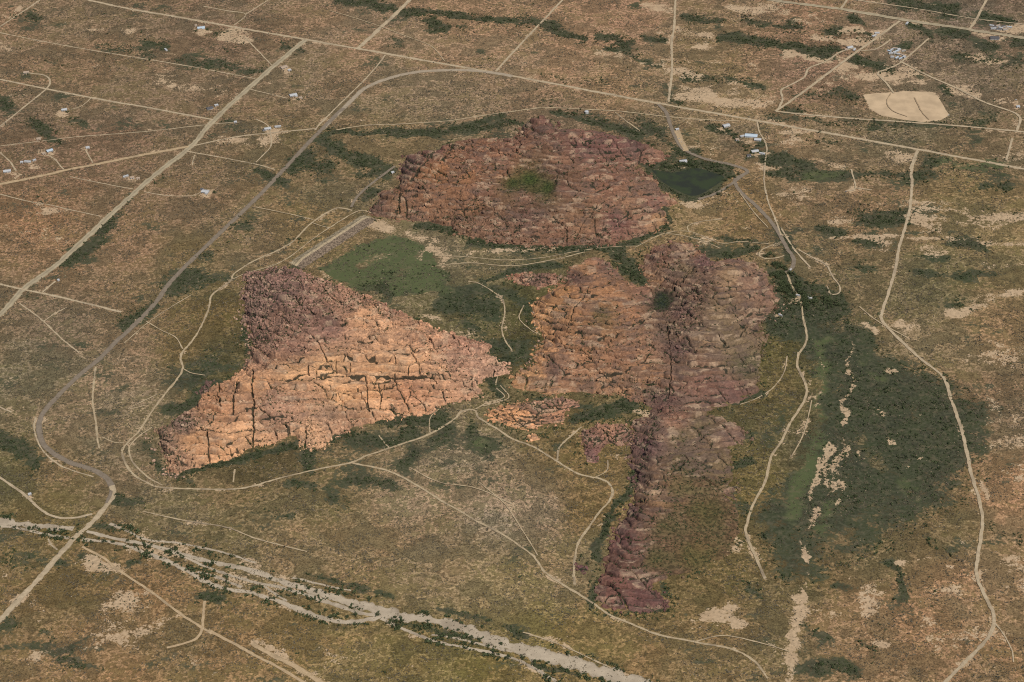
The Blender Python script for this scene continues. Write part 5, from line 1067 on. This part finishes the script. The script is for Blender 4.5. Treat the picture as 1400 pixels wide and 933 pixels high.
boulders([(592,556),(620,550),(650,541)], 20, 3, (1.2, 2.6), "boulder at the pale hill's right foot", 'boulders at the right foot')
boulders([(725,430),(735,465),(728,490),(705,512)], 20, 3, (1.2, 2.8), 'boulder left of the middle rock mass', 'boulders by the middle mass')
boulders([(640,325),(700,336),(760,340),(820,338)], 24, 2, (1.2, 2.6), "boulder along the far hill's foot", 'boulders by the far hill')
boulders([(1066,392),(1072,420),(1058,440)], 14, 4, (1.2, 2.6), 'pale boulder beside the campground', 'campground boulders')
boulders([(845,596),(868,612),(878,640)], 14, 4, (1.2, 2.6), 'boulder between the outcrop and the spur', 'boulders by the spur')

# ------------------------------------------------------------------ earth dam of the green basin
DAM_E = flat_mat('dam_earth', (0.27, 0.215, 0.135), 0.4, 0.12); DAM_S = flat_mat('dam_riprap', (0.15, 0.112, 0.078), 0.55, 0.3); DAM_C = flat_mat('dam_crest_gravel', (0.34, 0.265, 0.165), 0.25, 0.15)
ax, ay = at(404, 364); bx, by = at(507, 297)
dl = math.hypot(bx - ax, by - ay); dx_, dy_ = (bx - ax) / dl, (by - ay) / dl
dam = empty('earth_dam', (float(ax + bx) / 2, float(ay + by) / 2, 0), math.atan2(dy_, dx_)); tag(dam, 'straight earth dam closing the green basin at its upper left', 'dam')
def dam_sheet(name, y0, z0, y1, z1, mat, rough, ext=0.0):
    n = int(dl / 3); m_ = 7; V = []; F = []
    for i in range(n + 1):
        x = -dl / 2 + dl * i / n; e_ = min(1.0, (min(i, n - i) + 0.6) / 7.0)
        for j in range(m_):
            t = j / (m_ - 1)
            V.append((x, y0 + (y1 - y0) * t, (z0 + (z1 - z0) * t + 0.3) * e_ - 0.3 + random.uniform(-rough, rough) * (0 < j < m_ - 1)))
    for i in range(n):
        for j in range(m_ - 1):
            a = i * m_ + j; F.append((a, a + m_, a + m_ + 1, a + 1))
    o = mesh_obj(name, V, F, mat, dam, False)
    if o.data.polygons[0].normal.z < 0: o.data.flip_normals()
    return o
dam_sheet('crest', -3.2, 7.0, 3.2, 7.0, DAM_C, 0.12)
dam_sheet('outer_slope', 3.2, 7.0, 21, -0.3, DAM_E, 0.7)
dam_sheet('riprap_slope', -3.2, 7.0, -19, -0.3, DAM_S, 1.1)

# dark standing water in the green basin
pm, pnt, pb = new_mat('murky_water'); pq = NB(pnt)
pq.set(pb.inputs['Base Color'], pq.mix(pq.ramp(pq.noise(0.03, 4, 0.6), 0.4, 0.6), (0.026, 0.030, 0.022), (0.034, 0.044, 0.022))); pb.inputs['Roughness'].default_value = 0.85
pp = [(890,232),(905,234),(922,236),(950,230),(975,236),(990,243),(976,255),(950,268),(925,260),(905,248)]
spp = spline(pp + [pp[0]], 4); pxx, pyy = at(spp[:-1, 0], spp[:-1, 1])
pd_ = mesh_obj('pond', [(float(a), float(b), 0.05) for a, b in zip(pxx, pyy)], [tuple(range(len(pxx)))], pm)
if pd_.data.polygons[0].normal.z < 0: pd_.data.flip_normals()
tag(pd_, 'dark murky pond filling the green basin right of the far hill', 'pond', None, 'structure')
# bare field
FIELD = flat_mat('ploughed_sand', (0.43, 0.315, 0.195), 0.14, 0.03)
fp = SAND_POLY[0][2]; fx_, fy_ = at([p[0] for p in fp], [p[1] for p in fp])
fld = mesh_obj('field', [(float(a), float(b), 0.06) for a, b in zip(fx_, fy_)], [tuple(range(len(fp)))], FIELD)
if fld.data.polygons[0].normal.z < 0: fld.data.flip_normals()
tag(fld, 'bare tan levelled field at the upper right', 'field', None, 'structure')

# ------------------------------------------------------------------ houses, trailers, vehicles
PAINT = {}
def paint(name, col, rough=0.6, var=0.06, metallic=0.0):
    if name not in PAINT: PAINT[name] = flat_mat(name, col, var, 1.5, rough, metallic)
    return PAINT[name]
WHITE = paint('white_paint', (0.43, 0.42, 0.40)); CREAM = paint('cream_stucco', (0.42, 0.35, 0.27), 0.9, 0.12); GREYW = paint('grey_siding', (0.36, 0.36, 0.35), 0.8, 0.1)
RWHITE = paint('white_metal_roof', (0.38, 0.38, 0.375), 0.8, 0.08); RBLUE = paint('pale_blue_roof', (0.38, 0.44, 0.48), 0.5, 0.1); RTAN = paint('tan_shingle', (0.34, 0.26, 0.19), 0.9, 0.2); RDARK = paint('dark_shingle', (0.09, 0.085, 0.085), 0.9, 0.2)
GLASS = paint('window_glass', (0.03, 0.04, 0.05), 0.1); DOOR = paint('door_paint', (0.16, 0.10, 0.07), 0.6); TYRE = paint('tyre_rubber', (0.02, 0.02, 0.02), 0.9); STEEL = paint('steel', (0.45, 0.45, 0.45), 0.4, 0.1, 0.8)
CONC = paint('concrete', (0.42, 0.38, 0.32), 0.9, 0.15)
def windows(root, spots, wall_y, out):
    for x, z, w, h in spots:
        mb = MB(); y0, y1 = (wall_y - 0.06, wall_y + 0.02) if out < 0 else (wall_y - 0.02, wall_y + 0.06)
        mb.box(x - w / 2 - .08, x + w / 2 + .08, y0, y1, z - h / 2 - .08, z - h / 2).box(x - w / 2 - .08, x + w / 2 + .08, y0, y1, z + h / 2, z + h / 2 + .08)
        mb.box(x - w / 2 - .08, x - w / 2, y0, y1, z - h / 2, z + h / 2).box(x + w / 2, x + w / 2 + .08, y0, y1, z - h / 2, z + h / 2)
        f = mb.build('window', WHITE, root)
        g = MB(); yy = wall_y + out * 0.03; g.box(x - w / 2, x + w / 2, min(yy, wall_y), max(yy, wall_y), z - h / 2, z + h / 2); g.build('pane', GLASS, f)
def house(px, py, w, d, rot, wall, roof, label, h=2.8, pitch=1.5, wing=None, name='house', cat='house'):
    x, y = at(px, py); r = empty(name, (float(x), float(y), 0), math.radians(rot)); tag(r, label, cat)
    mb = MB(); mb.box(-w / 2, w / 2, -d / 2, d / 2, 0, h)
    mb.poly([(-w / 2, -d / 2, h), (-w / 2, d / 2, h), (-w / 2, 0, h + pitch - .12), (w / 2, -d / 2, h), (w / 2, d / 2, h), (w / 2, 0, h + pitch - .12)], [(0, 2, 1), (3, 4, 5)])
    if wing: mb.box(w / 2 - wing[0] + .4, w / 2 - .4, -d / 2 - wing[1], -d / 2 + .01, 0, h - .25)
    mb.build('wall', wall, r)
    o = 0.55; rf = MB()
    def gable(x0, x1, yc, dd, z, p):
        a = dd / 2 + o; t = 0.16; zz = z - o * p / (dd / 2)
        rf.poly([(x0, yc - a, zz), (x1, yc - a, zz), (x1, yc, z + p), (x0, yc, z + p), (x0, yc + a, zz), (x1, yc + a, zz), (x0, yc - a, zz + t), (x1, yc - a, zz + t), (x1, yc, z + p + t), (x0, yc, z + p + t), (x0, yc + a, zz + t), (x1, yc + a, zz + t)],
                [(6, 7, 8, 9), (9, 8, 11, 10), (0, 3, 2, 1), (3, 4, 5, 2), (0, 1, 7, 6), (5, 4, 10, 11), (0, 6, 9, 3), (3, 9, 10, 4), (1, 2, 8, 7), (2, 5, 11, 8)])
    gable(-w / 2 - o, w / 2 + o, 0, d, h, pitch)
    if wing:
        rf.poly([(w / 2 - wing[0], -d / 2 - wing[1] - .4, h - .24), (w / 2, -d / 2 - wing[1] - .4, h - .24), (w / 2, -d / 2 - .56, h - .12), (w / 2 - wing[0], -d / 2 - .56, h - .12), (w / 2 - wing[0], -d / 2 - wing[1] - .4, h - .06), (w / 2, -d / 2 - wing[1] - .4, h - .06), (w / 2, -d / 2 - .56, h + .06), (w / 2 - wing[0], -d / 2 - .56, h + .06)], [(4, 5, 6, 7), (0, 3, 2, 1), (0, 1, 5, 4), (1, 2, 6, 5), (2, 3, 7, 6), (3, 0, 4, 7)])
    ro = rf.build('roof', roof, r)
    MB().box(-w * .2 - .3, -w * .2 + .3, .8, 1.4, h + pitch * .4, h + pitch + .7).build('chimney', CONC, ro)
    dm = MB().box(-w * .08 - .5, -w * .08 + .5, -d / 2 - .05, -d / 2 + .02, 0.02, 2.1).build('door', DOOR, r)
    windows(r, [(-w * .35, 1.5, 1.3, 1.1), (-w * .22, 1.5, 1.0, 1.1)] + ([] if wing else [(w * .25, 1.5, 1.5, 1.1)]), -d / 2, -1)
    windows(r, [(-w * .3, 1.5, 1.3, 1.1), (w * .1, 1.5, 1.3, 1.1), (w * .33, 1.5, 1.0, 1.1)], d / 2, 1)
    return r
def trailer(px, py, w, d, rot, label, group=None, wall=WHITE, roof=RWHITE):
    x, y = at(px, py); r = empty('mobile_home', (float(x), float(y), 0), math.radians(rot)); tag(r, label, 'mobile home', group)
    MB().box(-w / 2 + .1, w / 2 - .1, -d / 2 + .1, d / 2 - .1, 0, .6).build('skirting', GREYW, r)
    MB().box(-w / 2, w / 2, -d / 2, d / 2, .6, 3.0).build('wall', wall, r)
    n = 6; V = []; F = []
    for i in range(n + 1):
        yy = -d / 2 - .12 + (d + .24) * i / n; zz = 3.0 + .38 * math.sin(math.pi * i / n)
        V += [(-w / 2 - .15, yy, zz), (w / 2 + .15, yy, zz)]
    for i in range(n): F.append((2 * i, 2 * i + 1, 2 * i + 3, 2 * i + 2))
    F += [tuple(2 * i for i in range(n + 1)), tuple(2 * i + 1 for i in range(n, -1, -1)), (0, 2 * n, 2 * n + 1, 1)]
    mesh_obj('roof', V, F, roof, r)
    MB().box(w * .12, w * .12 + .9, -d / 2 - .05, -d / 2 + .02, .62, 2.65).build('door', DOOR, r)
    MB().box(w * .12 - .3, w * .12 + 1.2, -d / 2 - 1.2, -d / 2 - .06, 0, .55).build('steps', CONC, r)
    windows(r, [(-w * .34, 1.9, 1.2, .9), (-w * .1, 1.9, 1.2, .9), (w * .36, 1.9, 1.0, .9)], -d / 2, -1)
    windows(r, [(-w * .3, 1.9, 1.2, .9), (w * .25, 1.9, 1.2, .9)], d / 2, 1)
    return r
def shed(px, py, w, d, rot, wall, roof, label, group=None, h=2.6):
    x, y = at(px, py); r = empty('shed', (float(x), float(y), 0), math.radians(rot)); tag(r, label, 'shed', group)
    MB().box(-w / 2, w / 2, -d / 2, d / 2, 0, h).build('wall', wall, r)
    MB().poly([(-w / 2 - .3, -d / 2 - .3, h), (w / 2 + .3, -d / 2 - .3, h), (w / 2 + .3, d / 2 + .3, h + .7), (-w / 2 - .3, d / 2 + .3, h + .7), (-w / 2 - .3, -d / 2 - .3, h + .14), (w / 2 + .3, -d / 2 - .3, h + .14), (w / 2 + .3, d / 2 + .3, h + .84), (-w / 2 - .3, d / 2 + .3, h + .84)], [(4, 5, 6, 7), (0, 3, 2, 1), (0, 1, 5, 4), (1, 2, 6, 5), (2, 3, 7, 6), (3, 0, 4, 7)]).build('roof', roof, r)
    MB().box(-.9, .9, -d / 2 - .05, -d / 2 + .02, 0.02, 2.1).build('door', DOOR, r)
    return r
def rv(px, py, rot, label, group=None, w=8.5):
    x, y = at(px, py); r = empty('camper', (float(x), float(y), 0), math.radians(rot)); tag(r, label, 'camper', group)
    MB().box(-w / 2, w / 2 - 1.4, -1.25, 1.25, .55, 3.2).poly([(w / 2 - 1.4, -1.25, .55), (w / 2, -1.2, .55), (w / 2, 1.2, .55), (w / 2 - 1.4, 1.25, .55), (w / 2 - 1.4, -1.25, 3.2), (w / 2 - .1, -1.2, 1.5), (w / 2 - .1, 1.2, 1.5), (w / 2 - 1.4, 1.25, 3.2)], [(0, 1, 5, 4), (1, 2, 6, 5), (2, 3, 7, 6), (4, 5, 6, 7), (0, 3, 2, 1)]).build('body', WHITE, r)
    MB().box(-.6, .3, -.4, .4, 3.2, 3.5).build('roof_vent', GREYW, r)
    MB().poly([(w / 2 - 1.15, -1.05, 2.95), (w / 2 - .16, -1.02, 1.66), (w / 2 - .16, 1.02, 1.66), (w / 2 - 1.15, 1.05, 2.95)], [(0, 1, 2, 3)]).build('windscreen', GLASS, r)
    windows(r, [(-w * .3, 2.1, 1.2, .7), (0, 2.1, 1.2, .7)], -1.25, -1); windows(r, [(-w * .2, 2.1, 1.4, .7)], 1.25, 1)
    for sx in (-w * .28, w * .3):
        for sy in (-1.12, 1.12): MB().tube((sx, sy - .13, .42), (sx, sy + .13, .42), .42, .42, 12).build('wheel', TYRE, r)
    return r
def car(px, py, rot, col, label, group=None):
    x, y = at(px, py); r = empty('parked_car', (float(x), float(y), 0), math.radians(rot)); tag(r, label, 'car', group)
    MB().poly([(-2.3, -.9, .35), (2.3, -.85, .4), (2.3, .85, .4), (-2.3, .9, .35), (-2.25, -.88, .95), (2.2, -.8, .85), (2.2, .8, .85), (-2.25, .88, .95)], [(0, 3, 2, 1), (4, 5, 6, 7), (0, 1, 5, 4), (1, 2, 6, 5), (2, 3, 7, 6), (3, 0, 4, 7)]).build('body', col, r)
    MB().poly([(-1.9, -.85, .93), (1.0, -.82, .9), (1.0, .82, .9), (-1.9, .85, .93), (-1.5, -.68, 1.5), (.25, -.66, 1.5), (.25, .66, 1.5), (-1.5, .68, 1.5)], [(0, 1, 5, 4), (1, 2, 6, 5), (2, 3, 7, 6), (3, 0, 4, 7)]).build('window_band', GLASS, r)
    MB().box(-1.52, .28, -.7, .7, 1.5, 1.56).build('roof', col, r)
    for sx in (-1.4, 1.4):
        for sy in (-.82, .82): MB().tube((sx, sy - .12, .33), (sx, sy + .12, .33), .33, .33, 10).build('wheel', TYRE, r)
    return r
def tank(px, py, rad, h, label):
    x, y = at(px, py); r = empty('water_tank', (float(x), float(y), 0)); tag(r, label, 'tank')
    MB().tube((0, 0, 0), (0, 0, h), rad, rad, 20).build('shell', WHITE, r); MB().tube((0, 0, h + .01), (0, 0, h + rad * .35), rad * 1.03, .15, 20).build('roof', RWHITE, r)
    MB().box(rad, rad + .12, -.3, .3, .2, h).build('ladder', STEEL, r)

house(275,39, 17,10, 12, CREAM, RBLUE, 'house with a pale blue white roof beside the upper left road', wing=(7,4))
shed(268,36, 6,5, 12, CREAM, RTAN, 'small tan shed left of the blue white roofed house')
trailer(227,69, 11,4, -60, 'lone white trailer in the open scrub at the upper left')
house(388,93, 15,11, 35, CREAM, RTAN, 'tan roofed house on a pale yard beside the wide road')
shed(396,97, 7,5, 35, WHITE, RWHITE, 'small white shed right of the tan roofed house')
house(401,131, 16,10, 20, WHITE, RWHITE, 'white house among dark trees left of the paved road', wing=(6,4))
shed(411,135, 8,6, 20, CREAM, RTAN, 'tan shed right of the white house among trees')
house(366,177, 14,9, 15, WHITE, RWHITE, 'white roofed house beside the track above the tan yard')
trailer(380,174, 14,4.5, 8, 'long white mobile home right of the white roofed house')
shed(361,179, 6,5, 10, GREYW, RDARK, 'dark roofed shed left of the white roofed house')
shed(322,168, 6,5, 20, WHITE, RWHITE, 'small white shed alone beside the crossing')
house(287,149, 14,9, 25, GREYW, RDARK, 'grey house on a grey yard by the wide road')
shed(296,145, 8,5, 25, GREYW, RWHITE, 'pale roofed shed beside the grey house')
house(88,151, 12,8, 15, WHITE, RWHITE, 'small white house at the end of the curved driveway')
house(68,207, 13,9, 30, GREYW, RBLUE, 'blue roofed house beside the pink yard at the left')
shed(60,211, 7,6, 30, CREAM, RTAN, 'tan shed on the pink yard at the left')
trailer(38,222, 15,5, -10, 'long white mobile home below the pink yard', wall=WHITE)
shed(30,223, 6,5, 5, WHITE, RWHITE, 'white shed at the left end of the long mobile home')
trailer(47,220, 8,4, 40, 'short white trailer right of the long mobile home')
house(10,235, 15,9, 10, WHITE, RWHITE, 'white house at the left edge above the sandy road')
shed(120,203, 8,6, 20, WHITE, RWHITE, 'white shed on the tan yard beside the sandy road')
trailer(172,242, 12,4.5, 30, 'white trailer left of the wide road by old sheds')
shed(181,244, 8,6, 15, GREYW, RTAN, 'first tan shed right of the white trailer'); shed(189,245, 7,5, 15, CREAM, RTAN, 'second tan shed, next to the wide road')
house(281,263, 15,10, -15, GREYW, RWHITE, 'white roofed house at the end of the right-hand driveway', wing=(6,4))
shed(276,260, 6,5, -15, GREYW, RDARK, 'dark shed above the white roofed driveway house')
house(36,100, 12,8, 10, CREAM, RTAN, 'tan house on the bare yard at the top of the left track')
shed(53,191, 9,7, 15, CREAM, RTAN, 'low tan shed on the pink yard')
tank(80,384, 2.6, 3.2, 'white water tank on the pale pad low at the left')
shed(41,677, 5,4, 20, WHITE, RWHITE, 'small white hut beside the track at the lower left')
shed(537,237, 6,5, 30, WHITE, RWHITE, 'small white hut left of the far hill')
tank(802,155, 4.5, 5.0, 'pale water tank behind the far hill')
house(993,173, 14,10, 20, WHITE, RWHITE, 'white roofed ranch house left of the ranch cluster', h=3.2)
house(1027,187, 26,12, -12, WHITE, RBLUE, 'largest ranch building, long with a pale blue roof', h=3.6, pitch=2.0)
house(1036,192, 14,9, -12, WHITE, RWHITE, 'white roofed building right of the long ranch building')
trailer(1016,187, 14,5, 20, 'white mobile home left of the long ranch building')
house(1032,208, 15,9, 10, CREAM, RWHITE, 'white roofed house below the long ranch building')
trailer(1042,211, 12,4.5, -20, 'white trailer beside the lower ranch house')
shed(1024,214, 8,6, 5, GREYW, RDARK, 'dark shed at the bottom of the ranch')
shed(1008,192, 7,5, 5, GREYW, RTAN, 'tan shed at the left of the ranch')
house(934,222, 15,9, 8, WHITE, RWHITE, 'white visitor building at the head of the green basin', h=3.4)
shed(926,178, 7,5, 15, WHITE, RWHITE, 'white kiosk at the top of the gravel parking strip')
for i, (px, py) in enumerate([(929,190),(932,195),(935,200)]): car(px, py, 20, [WHITE, GREYW, CREAM][i], ['white car at the top of the gravel parking strip', 'grey car in the middle of the gravel parking strip', 'cream car at the bottom of the gravel parking strip'][i])
SETL = [(1219,69),(1224,67),(1229,69),(1235,70),(1218,74),(1223,73),(1228,75),(1233,76),(1220,79),(1226,80),(1231,81),(1236,79),(1216,71),(1226,71)]
for i, (px, py) in enumerate(SETL):
    if i % 3 == 2: shed(px, py, 8, 6, 20 * i, WHITE, RWHITE, 'white shed crowded in the settlement above the bare field', 'white sheds of the settlement', 3)
    else: trailer(px, py, random.uniform(8, 11), 4.0, random.uniform(-60, 60), ['white', 'tan roofed', 'pale blue roofed'][i % 2 if i < 9 else 2] + ' trailer crowded in the settlement above the bare field', 'trailers of the settlement', roof=[RWHITE, RTAN, RBLUE][i % 2 if i < 9 else 2])
for i, (px, py) in enumerate([(1356,36),(1360,38),(1364,36),(1368,39),(1372,37),(1376,39),(1380,38),(1366,41),(1374,41),(1358,40)]): trailer(px, py, random.uniform(9, 13), 4.4, random.uniform(-30, 30), ['white', 'grey roofed', 'tan roofed'][i % 3] + ' trailer in the row at the top right corner, ' + ('left part' if px < 1364 else 'middle' if px < 1373 else 'right part'), 'trailers at the top right', roof=[RWHITE, RDARK, RTAN][i % 3])
house(1360,53, 20,13, -10, GREYW, RDARK, 'dark roofed house below the row of white trailers')
for i, (px, py, lb) in enumerate([(1199,46,'upper white trailer beside the settlement road'), (1195,50,'lower white trailer beside the settlement road'), (1240,33,'pale trailer just under the wide top right road')]): trailer(px, py, 11, 4.6, 30 * i, lb)
house(1162,66, 13,9, 20, WHITE, RWHITE, 'white house where the crooked track meets the settlement road'); shed(1157,69, 7,5, 20, CREAM, RTAN, 'tan shed left of the white house by the crooked track'); trailer(1168,69, 9, 4.5, 60, 'white trailer right of the white house by the crooked track')
car(1297,158, 30, WHITE, 'white pickup at the right corner of the bare field')
rv(1091,405, -30, 'long white camper among the dark campground trees'); rv(1108,409, 20, 'white camper right of the long one in the campground'); rv(1067,432, -40, 'white camper at the foot of the hill below the campground'); rv(1081,370, 60, 'white camper by the road at the top of the campground')
for px, py, lb, c in ((1085,372,'white car beside the upper camper',WHITE),(1104,406,'white car between the two campground campers',WHITE),(1075,396,'grey car under the campground trees',GREYW),(1157,262,'white car on the lone pad of the right plain',WHITE)): car(px, py, random.uniform(0, 180), c, lb)
car(1389,137, 10, WHITE, 'white car beside the road end at the right edge'); shed(1392,147, 7,6, 0, GREYW, RWHITE, 'pale shed at the road end by the right edge')
print('done', time.time() - T0)
